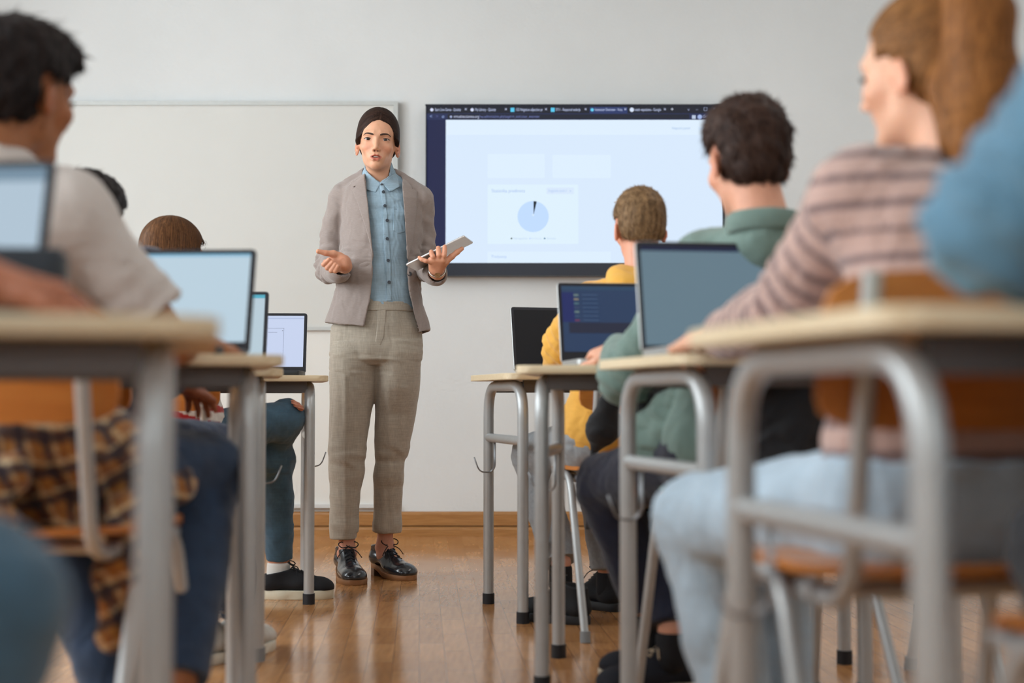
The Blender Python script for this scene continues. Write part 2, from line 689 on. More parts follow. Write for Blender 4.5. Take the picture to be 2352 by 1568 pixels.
disc('pie_chart', 1224.5, 497.5, 36, (193, 220, 254), 4)
disc('pie_slice', 1225.5, 494, 32, (6, 22, 34), 6, 0.0, 0.23)
disc('pie_hub', 1224.5, 494, 2.6, (214, 232, 252), 7)
for x in (992, 1084.5):
    disc('tab_icon', x, 252.6, 3.8, (215, 222, 248), 5)
for x in (1177, 1269.5):
    px('tab_icon', x - 4.5, 248, x + 4.5, 257.5, (88, 200, 238), 5, 0.002)
disc('tab_icon', 1360, 252.8, 3.8, (100, 205, 240), 5)
disc('tab_icon', 1451, 252.6, 5, (214, 226, 246), 5)
px('side_panel_icon', 1589, 265, 1597.5, 273.5, (185, 200, 222), 5, 0.002)
disc('profile_picture', 1607, 269, 5.4, (160, 180, 226), 5)
disc('lock_sign', 1036, 268.6, 2.8, (160, 172, 210), 5)
sc_text('menu_text', 'Napusti panel', 1543, 295, 8.5, (160, 190, 228), width=41)
sc_text('menu_text', 'Lekcije', 1604, 295, 8.5, (160, 190, 228), width=26)
sc_text('chart_title', 'Statistika predmeta', 1129, 438.8, 11, (168, 192, 238), width=77)
sc_text('drop_down_text', 'Engleski jezik I', 1259, 438.6, 8.5, (178, 202, 242), width=42)
sc_text('drop_down_text', 'v', 1310, 438.6, 8, (172, 198, 240), align='CENTER')
sc_text('chart_title', 'Predavanja', 1129, 589.5, 10.5, (178, 202, 242), width=34)
disc('legend_dot', 1174.8, 547.8, 1.9, (10, 50, 50), 5)
disc('legend_dot', 1217.5, 547.8, 1.9, (196, 216, 250), 5)
disc('legend_dot', 1251, 547.8, 1.9, (60, 120, 160), 5)
sc_text('legend_text', 'Nije započeto', 1179, 548, 6.5, (188, 210, 240), width=32)
sc_text('legend_text', 'U toku je', 1221, 548, 6.5, (196, 216, 245), width=22)
sc_text('legend_text', 'Završeno', 1255, 548, 6.5, (188, 210, 240), width=21)

# ------------------------------------------------------------------ desks and chairs
M_STEEL = mat('grey_painted_steel_tube', (186, 189, 190), 0.36, 0.35, 0.5, noise=(30, 0.03), coat=0.15)
M_RUB = mat('black_rubber_foot', (24, 26, 32), 0.6)
M_RUBG = mat('grey_rubber_foot', (140, 146, 150), 0.55)
M_RAIL = mat('dark_grey_desk_rail', (98, 92, 90), 0.5, 0.3)
M_TOP = wood_mat('beech_laminate_top', (222, 200, 162), (234, 216, 184), 0.42, 10, (1, 16, 16))
M_EDGE = wood_mat('beech_edge_band', (214, 188, 146), (228, 206, 168), 0.5, 10, (1, 16, 16))
M_PLY = wood_mat('beech_plywood', (188, 112, 46), (204, 130, 60), 0.38, 7, (1.2, 1.2, 14), coat=0.2)
M_WIRE = mat('bent_wire_hook', (150, 152, 155), 0.3, 0.9)

DESK_H, TUBE = 0.74, 0.0168


def make_desk(W=0.72, SD=0.42, TW=0.84, TD=0.50):
    root = bpy.data.objects.new('school_desk', None)
    COL.objects.link(root)
    t = MB().slab(rrect(TW, TD, 0.045, 7), DESK_H - 0.019, DESK_H, 0.0015)
    top = t.build('tabletop', M_TOP, root, angle=0.6)
    zt_ = DESK_H - 0.019
    for sx in (-1, 1):
        x = sx * W / 2
        f = MB()
        f.tube([(x, -SD / 2, 0.02), (x, -SD / 2, zt_ - TUBE), (x, SD / 2, zt_ - TUBE), (x, SD / 2, 0.02)], TUBE, 16, fillet=0.095)
        fo = f.build('leg_frame', M_STEEL, root, smooth=True, angle=0.8)
        MB().tube([(x, -SD / 2 + 0.008, 0.538), (x, SD / 2 - 0.008, 0.538)], 0.0145, 14).build('crossbar', M_STEEL, root, angle=0.8)
        for sy in (-1, 1):
            MB().tube([(x, sy * SD / 2, 0.0), (x, sy * SD / 2, 0.034)], 0.0195, 16).build('foot', M_RUB, fo, angle=0.8)
        # bag hook of bent wire under the crossbar, curling outward
        h = MB()
        for dy in (0.0, 0.012):
            y = SD / 2 - 0.075 - dy
            h.tube([(x, y, 0.530), (x, y, 0.445), (x + sx * 0.012, y + 0.01, 0.428), (x + sx * 0.05, SD / 2 - 0.08, 0.430),
                    (x + sx * 0.068, SD / 2 - 0.081, 0.478)], 0.0022, 6, fillet=0.02, fseg=4)
        h.build('bag_hook', M_WIRE, root, smooth=True)
    r = MB()
    for sy in (-1, 1):
        r.box((0, sy * (SD / 2 - 0.03), zt_ - 0.019), (W - 0.02, 0.018, 0.036))
    r.build('rail', M_RAIL, root)
    return root


def make_chair():
    """tubular school chair; local +y is where the sitter faces; origin on the floor under the seat centre"""
    root = bpy.data.objects.new('school_chair', None)
    COL.objects.link(root)
    R = 0.0112
    for sx in (-1, 1):
        x = sx * 0.185
        f = MB()
        # leg arch: front foot - top under the seat - rear foot
        f.tube([(x * 1.12, 0.215, 0.012), (x, 0.115, 0.452), (x, -0.035, 0.452), (x * 1.12, -0.235, 0.012)], R, 12, fillet=[0.06, 0.06])
        fo = f.build('leg_frame', M_STEEL, root, angle=0.8)
        for yy in (0.216, -0.236):
            MB().tube([(x * 1.12, yy, 0.0), (x * 1.118, yy * 0.985, 0.03)], 0.0145, 12).build('foot', M_RUBG, fo, angle=0.8)
        # seat rail that bends up and becomes the backrest post
        MB().tube([(x * 0.86, 0.19, 0.438), (x * 0.86, -0.165, 0.430), (x * 0.90, -0.245, 0.80)], R, 12, fillet=0.06).build(
            'backrest_post', M_STEEL, root, angle=0.8)
    b = MB()
    b.tube([(-0.185, 0.06, 0.445), (0.185, 0.06, 0.445)], 0.010, 12)
    b.tube([(-0.175, -0.08, 0.437), (0.175, -0.08, 0.437)], 0.010, 12)
    b.build('cross_tube', M_STEEL, root, angle=0.8)

    def ply(name, fn, nu, nv, th):
        V, F = [], []
        for k in (0, 1):
            for i in range(nu + 1):
                for j in range(nv + 1):
                    V.append(fn(i / nu * 2 - 1, j / nv * 2 - 1, k * th))
        n = (nu + 1) * (nv + 1)
        for i in range(nu):
            for j in range(nv):
                a = i * (nv + 1) + j
                q = (a, a + 1, a + nv + 2, a + nv + 1)
                F.append(q[::-1])
                F.append(tuple(v + n for v in q))
        bd = [i * (nv + 1) for i in range(nu + 1)] + [nu * (nv + 1) + j for j in range(1, nv + 1)]
        bd += [i * (nv + 1) + nv for i in range(nu - 1, -1, -1)] + [j for j in range(nv - 1, 0, -1)]
        for a, c in zip(bd, bd[1:] + bd[:1]):
            F.append((a, c, c + n, a + n))
        me = vf_mesh(name, V, F)
        o = link(name, me, M_PLY, root)
        me.set_sharp_from_angle(angle=0.9)
        return o

    def sup(u, v, p=5.0):
        # square to rounded square
        m = (abs(u) ** p + abs(v) ** p) ** (1 / p)
        s = max(abs(u), abs(v)) / m if m > 1e-6 else 1
        return u * s, v * s

    def seat(u, v, t):
        u, v = sup(u, v)
        return (u * 0.195, 0.01 + v * 0.195, 0.455 + t + 0.006 * u * u - 0.028 * max(0, v - 0.55) ** 2 / 0.2 + 0.012 * max(0, -v - 0.5))

    def back(u, v, t):
        u, v = sup(u, v, 6.0)
        return (u * 0.205, -0.208 - 0.245 * (v * 0.085) - 0.03 * (1 - u * u) + t + 0.012, 0.715 + v * 0.088)
    ply('seat', seat, 16, 16, 0.011)
    ply('backrest', back, 20, 10, 0.010)
    return root


desk0, chair0 = make_desk(), make_chair()
_used = {}


def put(proto, x, y, deg, label, category, group):
    if proto.name not in _used:
        _used[proto.name] = 1
        o = proto
    else:
        o = copy_tree(proto)
    o.location = (x, y, 0)
    o.rotation_euler = (0, 0, math.radians(deg))
    return props(o, label, category, group)


def desk_from(lx, ly, deg, side, label):
    """side -1: (lx, ly) is the middle of its left leg frame, +1: of its right one"""
    a = math.radians(deg)
    cx, cy = lx - side * 0.36 * math.cos(a), ly - side * 0.36 * math.sin(a)
    return put(desk0, cx, cy, deg, label, 'desk', 'grey steel school desks')


desk_from(-0.695, 4.845, 10, 1, 'school desk nearest the teacher, its aisle legs beside the black white-soled sneaker')
desk_from(-0.685, 3.84, 11, 1, 'left-row school desk carrying the laptop with a cyan bar on screen')
for c_ in bpy.data.objects['school_desk.001'].children_recursive:
    if c_.name.startswith('foot'):
        c_.data = c_.data.copy()
        c_.data.materials[0] = M_RUBG
desk_from(-0.512, 2.70, 14, 1, 'left-row school desk on which the boy in the white T-shirt leans')
desk_from(-0.385, 1.55, 13, 1, 'left-row school desk closest to the viewer, a bare forearm resting on it')
desk_from(-0.022, 4.447, 15, -1, 'right-row school desk closest to the wall, carrying the laptop with the black screen')
desk_from(0.094, 3.477, -7, -1, 'right-row school desk carrying the laptop with the dark blue screen')
desk_from(0.282, 2.640, 14, -1, 'pale-topped school desk carrying the laptop with the plain grey-blue screen')
desk_from(0.307, 1.415, 13, -1, 'right-row school desk closest to the viewer, under the blue denim sleeve')
for o_ in [o for o in bpy.data.objects if o.name.startswith('school_desk') and o.parent is None and
           (abs(o.location.y - 2.70) < 0.15 and o.location.x < 0 or abs(o.location.y - 1.47) < 0.12 and o.location.x < 0)]:
    for c_ in [c for c in o_.children if c.name.startswith('bag_hook')]:
        bpy.data.objects.remove(c_)
desk_from(1.235, 4.60, 4, -1, 'far desk beyond the ponytail girl\'s seat, only its legs seen low down')

put(chair0, -1.05, 4.42, -6, 'wooden-backed school chair of the long-haired girl behind the teacher\'s side desk', 'chair', 'school chairs')
put(chair0, -0.965, 3.12, -6, 'school chair of the student half hidden behind the white T-shirt', 'chair', 'school chairs')
put(chair0, -0.755, 2.27, -6, 'school chair of the boy in the white T-shirt, plaid shirt hanging below it', 'chair', 'school chairs')
put(chair0, -0.70, 0.80, -4, 'school chair of the student whose forearm and jeans show at the picture edge', 'chair', 'school chairs')
put(chair0, 0.334, 4.19, 16, 'school chair of the boy in the yellow hoodie', 'chair', 'school chairs')
put(chair0, 0.52, 2.97, 12, 'school chair of the boy in the green shirt', 'chair', 'school chairs')
put(chair0, 0.50, 1.80, 12, 'school chair with orange-brown back behind the girl in the striped top', 'chair', 'school chairs')
put(chair0, 0.655, 1.20, 12, 'school chair of the person in the blue denim shirt', 'chair', 'school chairs')
put(chair0, 1.22, 3.35, 10, 'empty far school chair whose shiny slanted leg shows behind the striped girl\'s seat', 'chair', 'school chairs')

# ------------------------------------------------------------------ laptops
M_SILVER = mat('silver_laptop_shell', (188, 190, 190), 0.35, 0.7)
M_CHAR = mat('charcoal_laptop_shell', (60, 64, 70), 0.4, 0.3)
M_LBEZ = mat('black_laptop_bezel', (20, 23, 33), 0.35)
M_KEY = mat('dark_laptop_keys', (38, 40, 44), 0.5)


def make_laptop(cx, cy, deg, lean, shell, screen_rects, label, W=0.325, D_=0.225, HL=0.215, chin=0.022, bez=0.010):
    """cx, cy: middle of the hinge on the desk; the screen faces -y; lean = degrees past upright"""
    root = empty('laptop', (cx, cy, DESK_H), math.radians(deg), label, 'laptop', None)
    MB().slab(rrect(W, D_, 0.012, 4, 0, -D_ / 2), 0.002, 0.017, 0.002).build('base', shell, root, angle=0.7)
    k = MB()
    for r_ in range(5):
        for c_ in range(14):
            k.box((-W * 0.42 + (c_ + .5) * W * 0.84 / 14, -0.035 - r_ * 0.0185, 0.0178), (W * 0.05, 0.0155, 0.0016))
    k.build('keyboard', M_KEY, root)
    MB().box((0, -D_ + 0.045, 0.0172), (0.10, 0.06, 0.0008)).build('touchpad', M_CHAR, root)
    a = math.radians(lean)
    R = Matrix.Rotation(-a, 3, 'X')
    hz = 0.012

    def tr(mb):
        mb.V = [tuple(R @ Vector((v[0], v[2] * -1, v[1])) + Vector((0, 0.004, hz))) for v in mb.V]
        mb.F = [f for f in mb.F]
        return mb
    lid = tr(MB().slab(rrect(W, HL, 0.009, 4, 0, HL / 2), -0.006, 0.0, 0.001)).build('lid', shell, root, angle=0.7)
    bo = tr(MB().slab(rrect(W - 0.003, HL - 0.003, 0.008, 4, 0, HL / 2), 0.0, 0.0008)).build('bezel', M_LBEZ, lid)
    w, h = W - 2 * bez, HL - chin - bez
    for i, (u0, v0, u1, v1, col, kk) in enumerate(screen_rects):
        x0, x1 = -w / 2 + u0 * w, -w / 2 + u1 * w
        y0, y1 = chin + (1 - v1) * h, chin + (1 - v0) * h
        nm = 'screen' if i == 0 else 'screen_detail'
        q = tr(MB().box(((x0 + x1) / 2, (y0 + y1) / 2, 0.0010 + 0.0003 * i), (x1 - x0, y1 - y0, 0.0004)))
        q.build(nm, em(col, kk), lid)
    MB().tube([(-W * 0.35, 0.004, 0.012), (W * 0.35, 0.004, 0.012)], 0.006, 10).build('hinge', M_CHAR, root, angle=0.7)
    return root
# ------------------------------------------------------------------ smooth implicit surfaces -> one continuous mesh
def A3(p):
    return np.asarray(p, dtype=np.float64)


def basis(f, up=(0, 0, 1), roll=0.0):
    """columns: right, forward, up for a forward vector"""
    y = A3(f) / np.linalg.norm(f)
    x = np.cross(y, A3(up))
    x /= np.linalg.norm(x)
    z = np.cross(x, y)
    if roll:
        c, s_ = math.cos(roll), math.sin(roll)
        x, z = c * x + s_ * z, -s_ * x + c * z
    return np.stack([x, y, z], axis=1)


class Sdf:
    def __init__(s):
        s.p = []

    def _add(s, op, k, fn, lo, hi):
        s.p.append((op, k, fn, A3(lo), A3(hi)))
        return s

    def cone(s, a, b, ra, rb, k=0.02, op='+', flat=None):
        """round cone; flat=(axis, factor) squashes the section along axis"""
        a, b = A3(a), A3(b)
        m = max(ra, rb)
        ab = b - a
        L2 = max(float(ab @ ab), 1e-9)
        if flat is None:
            def fn(X):
                q = X - a.astype(np.float32)
                t = np.clip((q @ ab.astype(np.float32)) / L2, 0, 1)
                d = np.linalg.norm(q - t[..., None] * ab.astype(np.float32), axis=-1)
                return d - (ra + (rb - ra) * t)
        else:
            ax, fac = A3(flat[0]) / np.linalg.norm(flat[0]), flat[1]
            def fn(X):
                q = X - a.astype(np.float32)
                t = np.clip((q @ ab.astype(np.float32)) / L2, 0, 1)
                r = q - t[..., None] * ab.astype(np.float32)
                c = r @ ax.astype(np.float32)
                d = np.sqrt(np.maximum((r * r).sum(-1) - c * c + (c / fac) ** 2, 0))
                return (d - (ra + (rb - ra) * t)) * min(1.0, fac) ** 0.5
            m *= max(1.0, fac)
        return s._add(op, k, fn, np.minimum(a, b) - m, np.maximum(a, b) + m)

    def chain(s, pts, rs, k=0.006, op='+', flat=None):
        for i in range(len(pts) - 1):
            s.cone(pts[i], pts[i + 1], rs[i], rs[i + 1], k, op, flat)
        return s

    def ell(s, c, r, R=None, k=0.02, op='+'):
        c, r = A3(c), A3(r)
        M = np.eye(3) if R is None else A3(R)
        mn = float(r.min())
        def fn(X):
            q = (X - c.astype(np.float32)) @ M.astype(np.float32)
            qn = q / r.astype(np.float32)
            k0 = np.linalg.norm(qn, axis=-1)
            k1 = np.linalg.norm(qn / r.astype(np.float32), axis=-1)
            return np.where(k0 < 0.05, -mn, k0 * (k0 - 1) / np.maximum(k1, 1e-6))
        e = np.sqrt((M ** 2) @ (r ** 2))
        return s._add(op, k, fn, c - e, c + e)

    def loft(s, zs, cx, cy, a, b, k=0.02, op='+', n=2.0):
        """vertical stack of ellipses; zs ascending"""
        zs, cx, cy, a, b = map(A3, (zs, cx, cy, a, b))
        def fn(X):
            z = np.clip(X[..., 2], zs[0], zs[-1])
            AA, BB = np.interp(z, zs, a), np.interp(z, zs, b)
            u = np.abs(X[..., 0] - np.interp(z, zs, cx)) / AA
            v = np.abs(X[..., 1] - np.interp(z, zs, cy)) / BB
            k0 = (u ** n + v ** n) ** (1 / n)
            k1 = np.sqrt((u / AA) ** 2 + (v / BB) ** 2)
            d = np.where(k0 < 0.3, (k0 - 1) * np.minimum(AA, BB), k0 * (k0 - 1) / np.maximum(k1, 1e-6))
            dz = np.maximum(zs[0] - X[..., 2], X[..., 2] - zs[-1])
            return np.maximum(d, dz).astype(np.float32)
        lo = [float((cx - a).min()), float((cy - b).min()), float(zs[0])]
        hi = [float((cx + a).max()), float((cy + b).max()), float(zs[-1])]
        return s._add(op, k, fn, lo, hi)

    def box(s, c, h, R=None, rnd=0.0, k=0.0, op='+'):
        c, h = A3(c), A3(h)
        M = np.eye(3) if R is None else A3(R)
        def fn(X):
            q = np.abs((X - c.astype(np.float32)) @ M.astype(np.float32)) - (h - rnd).astype(np.float32)
            return np.linalg.norm(np.maximum(q, 0), axis=-1) + np.minimum(q.max(-1), 0) - rnd
        e = np.abs(M) @ h
        return s._add(op, k, fn, c - e, c + e)

    def plane(s, p, n, k=0.0):
        """cut everything on the side n points to"""
        p, n = A3(p), A3(n) / np.linalg.norm(n)
        return s._add('-', k, lambda X: -((X - p.astype(np.float32)) @ n.astype(np.float32)), [-99] * 3, [99] * 3)

    def poly(s, pts, y0, y1, op='-', k=0.0):
        """prism with an x-z outline between y0 and y1"""
        pts = A3(pts)
        def fn(X):
            x, z = X[..., 0], X[..., 2]
            n = len(pts)
            d = np.full(x.shape, 1e9, np.float32)
            ins = np.zeros(x.shape, bool)
            for i in range(n):
                a, b = pts[i], pts[(i + 1) % n]
                e = b - a
                t = np.clip(((x - a[0]) * e[0] + (z - a[1]) * e[1]) / (e @ e), 0, 1)
                d = np.minimum(d, (x - a[0] - t * e[0]) ** 2 + (z - a[1] - t * e[1]) ** 2)
                cr = (a[1] > z) != (b[1] > z)
                with np.errstate(divide='ignore', invalid='ignore'):
                    xx = a[0] + (z - a[1]) * e[0] / (e[1] if e[1] != 0 else 1e-9)
                ins ^= cr & (x < xx)
            d = np.sqrt(d)
            d = np.where(ins, -d, d)
            return np.maximum(d, np.maximum(y0 - X[..., 1], X[..., 1] - y1)).astype(np.float32)
        lo = [pts[:, 0].min(), y0, pts[:, 1].min()]
        hi = [pts[:, 0].max(), y1, pts[:, 1].max()]
        return s._add(op, k, fn, lo, hi)

    def func(s, fn, op='-', k=0.0, lo=(-99,) * 3, hi=(99,) * 3):
        return s._add(op, k, fn, lo, hi)

    def sub(s, other, op='-', k=0.0):
        lo = np.min([q[3] for q in other.p if q[0] == '+'], axis=0)
        hi = np.max([q[4] for q in other.p if q[0] == '+'], axis=0)
        return s._add(op, k, lambda X: other.val(X), lo, hi)

    def grown(s, g):
        o = Sdf()
        o.p.append(('+', 0.0, lambda X: s.val(X) - g, s.bounds()[0] - g, s.bounds()[1] + g))
        return o

    def bounds(s):
        ps = [q for q in s.p if q[0] == '+']
        return np.min([q[3] for q in ps], axis=0), np.max([q[4] for q in ps], axis=0)

    def val(s, X, h=0.01):
        X = X.astype(np.float32)
        lo, hi = X.reshape(-1, 3).min(0), X.reshape(-1, 3).max(0)
        f = np.full(X.shape[:-1], 9.0, np.float32)
        hit = False
        for op, k, fn, a, b in s.p:
            if op != '&':
                pad = k + 3 * h
                if np.any(a - pad > hi) or np.any(b + pad < lo):
                    continue
            if op != '+' and not hit:
                continue
            d = fn(X).astype(np.float32)
            if op == '+':
                hit = True
                if k > 0:
                    w = np.maximum(k - np.abs(f - d), 0)
                    f = np.minimum(f, d) - w * w / (4 * k)
                else:
                    f = np.minimum(f, d)
            else:
                if op == '-':
                    d = -d
                if k > 0:
                    w = np.maximum(k - np.abs(f - d), 0)
                    f = np.maximum(f, d) + w * w / (4 * k)
                else:
                    f = np.maximum(f, d)
        return f

    def mesh(s, h, B=26):
        """naive surface nets over sparse blocks -> V (n,3), F (m,4)"""
        lo, hi = s.bounds()
        kk = max([q[1] for q in s.p if q[0] == '+'] + [0])
        lo, hi = lo - kk * 0.3 - 2 * h, hi + kk * 0.3 + 2 * h
        n = np.ceil((hi - lo) / h).astype(int) + 2
        ids, pos, quads = [], [], []
        NY, NZ = int(n[1]) + 4, int(n[2]) + 4
        key = lambda I: ((I[..., 0] + 1) * NY + I[..., 1] + 1) * NZ + I[..., 2] + 1
        pl = [q for q in s.p if q[0] == '+']
        la = np.array([q[3] - q[1] * 0.5 - 2 * h for q in pl])
        lb = np.array([q[4] + q[1] * 0.5 + 2 * h for q in pl])
        ar = np.arange(-1, B + 1)
        for bi in range(0, n[0], B):
            for bj in range(0, n[1], B):
                for bk in range(0, n[2], B):
                    o = np.array([bi, bj, bk])
                    blo, bhi = lo + (o - 1) * h, lo + (o + B) * h
                    if not np.any(np.all(la < bhi, axis=1) & np.all(lb > blo, axis=1)):
                        continue
                    # quick reject with a coarse probe
                    g = [lo[a] + (o[a] + np.linspace(-1, B, 7)) * h for a in range(3)]
                    Xc = np.stack(np.meshgrid(*g, indexing='ij'), -1)
                    vc = s.val(Xc, h)
                    if np.abs(vc).min() > h * (B + 1) / 6 * 2.2:
                        continue
                    g = [lo[a] + (o[a] + ar) * h for a in range(3)]
                    X = np.stack(np.meshgrid(*g, indexing='ij'), -1)
                    f = s.val(X, h)
                    ins = f < 0
                    c = ins[:-1, :-1, :-1].astype(np.int8)
                    tot = sum(ins[i:i + B + 1, j:j + B + 1, k:k + B + 1].astype(np.int8) for i in (0, 1) for j in (0, 1) for k in (0, 1))
                    act = (tot > 0) & (tot < 8)
                    I = np.argwhere(act)
                    if len(I) == 0:
                        continue
                    acc = np.zeros((len(I), 3))
                    cnt = np.zeros(len(I))
                    for ax in range(3):
                        u, v = [q for q in range(3) if q != ax]
                        for du in (0, 1):
                            for dv in (0, 1):
                                J = I.copy()
                                J[:, u] += du
                                J[:, v] += dv
                                K = J.copy()
                                K[:, ax] += 1
                                f0 = f[J[:, 0], J[:, 1], J[:, 2]]
                                f1 = f[K[:, 0], K[:, 1], K[:, 2]]
                                m = (f0 < 0) != (f1 < 0)
                                t = np.where(m, f0 / np.where(m, f0 - f1, 1), 0)
                                pnt = (J - I).astype(float)
                                pnt[:, ax] += t
                                acc += pnt * m[:, None]
                                cnt += m
                    pv = acc / cnt[:, None] + I - 1 + o
                    ids.append(key(I - 1 + o))
                    pos.append(lo + pv * h)
                    for ax in range(3):
                        u, v = (ax + 1) % 3, (ax + 2) % 3
                        sl = [slice(1, B + 1)] * 3
                        s2 = list(sl)
                        s2[ax] = slice(2, B + 2)
                        if f.shape[ax] < B + 2:
                            continue
                        a_, b_ = ins[tuple(sl)], ins[tuple(s2)]
                        E = np.argwhere(a_ != b_)
                        if len(E) == 0:
                            continue
                        flip = a_[E[:, 0], E[:, 1], E[:, 2]]
                        G = E + o
                        q = []
                        for du, dv in ((0, 0), (-1, 0), (-1, -1), (0, -1)):
                            T = G.copy()
                            T[:, u] += du
                            T[:, v] += dv
                            q.append(key(T))
                        q = np.stack(q, 1)
                        q[~flip] = q[~flip][:, ::-1]
                        quads.append(q)
        if not ids:
            return np.zeros((0, 3)), np.zeros((0, 4), int)
        ids, pos = np.concatenate(ids), np.concatenate(pos)
        uq, first = np.unique(ids, return_index=True)
        V = pos[first]
        Q = np.concatenate(quads)
        F = np.searchsorted(uq, Q)
        F = np.minimum(F, len(uq) - 1)
        ok = np.all(uq[F] == Q, axis=1)
        return V, F[ok]


def vnormals(V, F):
    N = np.zeros_like(V)
    a = V[F[:, 2]] - V[F[:, 0]]
    b = V[F[:, 3]] - V[F[:, 1]]
    fn = np.cross(a, b)
    for i in range(4):
        for c in range(3):
            N[:, c] += np.bincount(F[:, i], fn[:, c], len(V))
    l = np.linalg.norm(N, axis=1, keepdims=True)
    return N / np.maximum(l, 1e-12)


def wob(X, scale, seed, oct_=3):
    """smooth pseudo noise in about [-1, 1]"""
    rs = np.random.RandomState(seed)
    out = np.zeros(len(X))
    amp, tot = 1.0, 0.0
    W = np.zeros_like(X)
    for o in range(oct_):
        for j in range(3):
            d = rs.normal(size=3)
            d /= np.linalg.norm(d)
            ph = rs.uniform(0, 6.28)
            out += amp * np.sin((X + W) @ d * 2 * PI / scale * (1 + 0.25 * rs.uniform(-1, 1)) + ph)
            tot += amp * 0.75
        for c in range(3):
            d = rs.normal(size=3)
            W[:, c] += scale * 0.16 * np.sin(X @ d * 2 * PI / scale / 1.4 + rs.uniform(0, 6))
        scale *= 0.5
        amp *= 0.5
    return out / tot


def sdf_obj(name, sdf, h, m, parent, disp=None, color=None, origin=(0, 0, 0)):
    """mesh an Sdf given in world space, as a child whose origin is the parent's"""
    V, F = sdf.mesh(h)
    if len(V) == 0:
        return None
    if disp is not None:
        N = vnormals(V, F)
        V = V + N * disp(V, N)[:, None]
    cols = color(V) if color is not None else None
    off = np.array(parent_loc(parent)) if parent is not None else A3(origin)
    me = vf_mesh(name, V - off, F)
    if cols is not None:
        set_cols(me, cols)
    o = link(name, me, m, parent)
    if parent is None:
        o.location = tuple(off)
    return o


def set_cols(me, cols):
    a = me.color_attributes.new('Col', 'FLOAT_COLOR', 'POINT')
    c4 = np.ones((len(cols), 4), np.float32)
    c4[:, :3] = cols
    a.data.foreach_set('color', c4.ravel())


def mixc(c, col, w):
    return c * (1 - w[:, None]) + A3(col) * w[:, None]


def sstep(x, a, b):
    t = np.clip((x - a) / (b - a), 0, 1)
    return t * t * (3 - 2 * t)


M_SKIN = mat('skin', attr=True, rough=0.48, spec=0.4, sss=0.12, noise=(60, 0.04))
M_HAIR = mat('hair', attr=True, rough=0.55, spec=0.16, noise=(90, 0.12), stretch=(1, 1, 0.25))


# ------------------------------------------------------------------ heads
def head_sdf(sd, c, R, s=1.0, fem=True, ear=True, fine=False, k0=0.02, neck=None):
    """head in a local frame: x right ear, y face, z up, origin between the eyes' level and the skull centre"""
    R = A3(R)
    T = lambda p: A3(c) + R @ (A3(p) * s)
    w = 1.0 if fem else 1.03
    jw = 0.0315 if fem else 0.042
    sd.ell(T((0, -0.012, 0.032)), A3((0.073 * w, 0.092, 0.080)) * s, R, k0)
    sd.ell(T((0, 0.030, -0.026)), A3((0.0505 * w, 0.056, 0.080)) * s, R, 0.024)
    for q in (-1, 1):
        sd.cone(T((q * jw, 0.010, -0.066)), T((q * 0.008, 0.067, -0.0945)), 0.0130 * s, 0.0118 * s, 0.018)
        sd.cone(T((q * jw, 0.010, -0.066)), T((q * 0.052, -0.005, -0.015)), 0.0125 * s, 0.014 * s, 0.016)
        sd.ell(T((q * 0.037, 0.055, -0.026)), A3((0.020, 0.020, 0.017)) * s, R, 0.022)
        sd.cone(T((q * 0.012, 0.082, 0.021)), T((q * 0.038, 0.072, 0.021)), 0.008 * s, 0.007 * s, 0.018)
        if ear:
            e = T((q * 0.0745 * w, -0.012, -0.021))
            Re = R @ np.array(Matrix.Rotation(q * 0.42, 3, 'Z')) @ np.array(Matrix.Rotation(-0.18, 3, 'X'))
            sd.ell(e, A3((0.0065, 0.018, 0.031)) * s, Re, 0.006)
            sd.ell(T((q * 0.082 * w, -0.006, -0.017)), A3((0.006, 0.011, 0.019)) * s, Re, 0.005, '-')
            sd.cone(T((q * 0.0745 * w, 0.001, -0.023)), T((q * 0.073 * w, 0.001, -0.019)), 0.0055 * s, 0.0045 * s, 0.004)
    # nose
    sd.cone(T((0, 0.082, 0.008)), T((0, 0.1035, -0.031)), 0.0055 * s, 0.0082 * s, 0.014)
    for q in (-1, 1):
        sd.ell(T((q * 0.0098, 0.0925, -0.0365)), A3((0.0068, 0.009, 0.0062)) * s, R, 0.008)
    if fine:
        for q in (-1, 1):
            sd.ell(T((q * 0.0315, 0.094, 0.000)), A3((0.0175, 0.013, 0.0105)) * s, R, 0.012, '-')
            sd.ell(T((q * 0.0315, 0.0655, 0.000)), A3((0.0150, 0.0140, 0.0120)) * s, R, 0.006)
            sd.ell(T((q * 0.0052, 0.1015, -0.0435)), A3((0.0034, 0.0048, 0.0034)) * s, R, 0.002, '-')
        # muzzle and lips, slightly parted
        sd.ell(T((0, 0.068, -0.064)), A3((0.030, 0.022, 0.022)) * s, R, 0.02)
        for a, b in (((-0.0225, 0.080, -0.0625), (-0.006, 0.0925, -0.0565)), ((-0.006, 0.0925, -0.0565), (0.006, 0.0925, -0.0565)),
                     ((0.006, 0.0925, -0.0565), (0.0225, 0.080, -0.0625))):
            sd.cone(T(a), T(b), (0.0018 if abs(a[0]) > .01 else 0.0036) * s, (0.0018 if abs(b[0]) > .01 else 0.0036) * s, 0.004)
        for a, b in (((-0.0225, 0.080, -0.0640), (-0.008, 0.0895, -0.0735)), ((-0.008, 0.0895, -0.0735), (0.008, 0.0895, -0.0735)),
                     ((0.008, 0.0895, -0.0735), (0.0225, 0.080, -0.0640))):
            sd.cone(T(a), T(b), (0.0022 if abs(a[0]) > .01 else 0.0052) * s, (0.0022 if abs(b[0]) > .01 else 0.0052) * s, 0.004)
        sd.ell(T((0, 0.0925, -0.0645)), A3((0.0135, 0.013, 0.0026)) * s, R, 0.002, '-')
        sd.ell(T((0, 0.074, -0.090)), A3((0.014, 0.012, 0.010)) * s, R, 0.012)
    return T


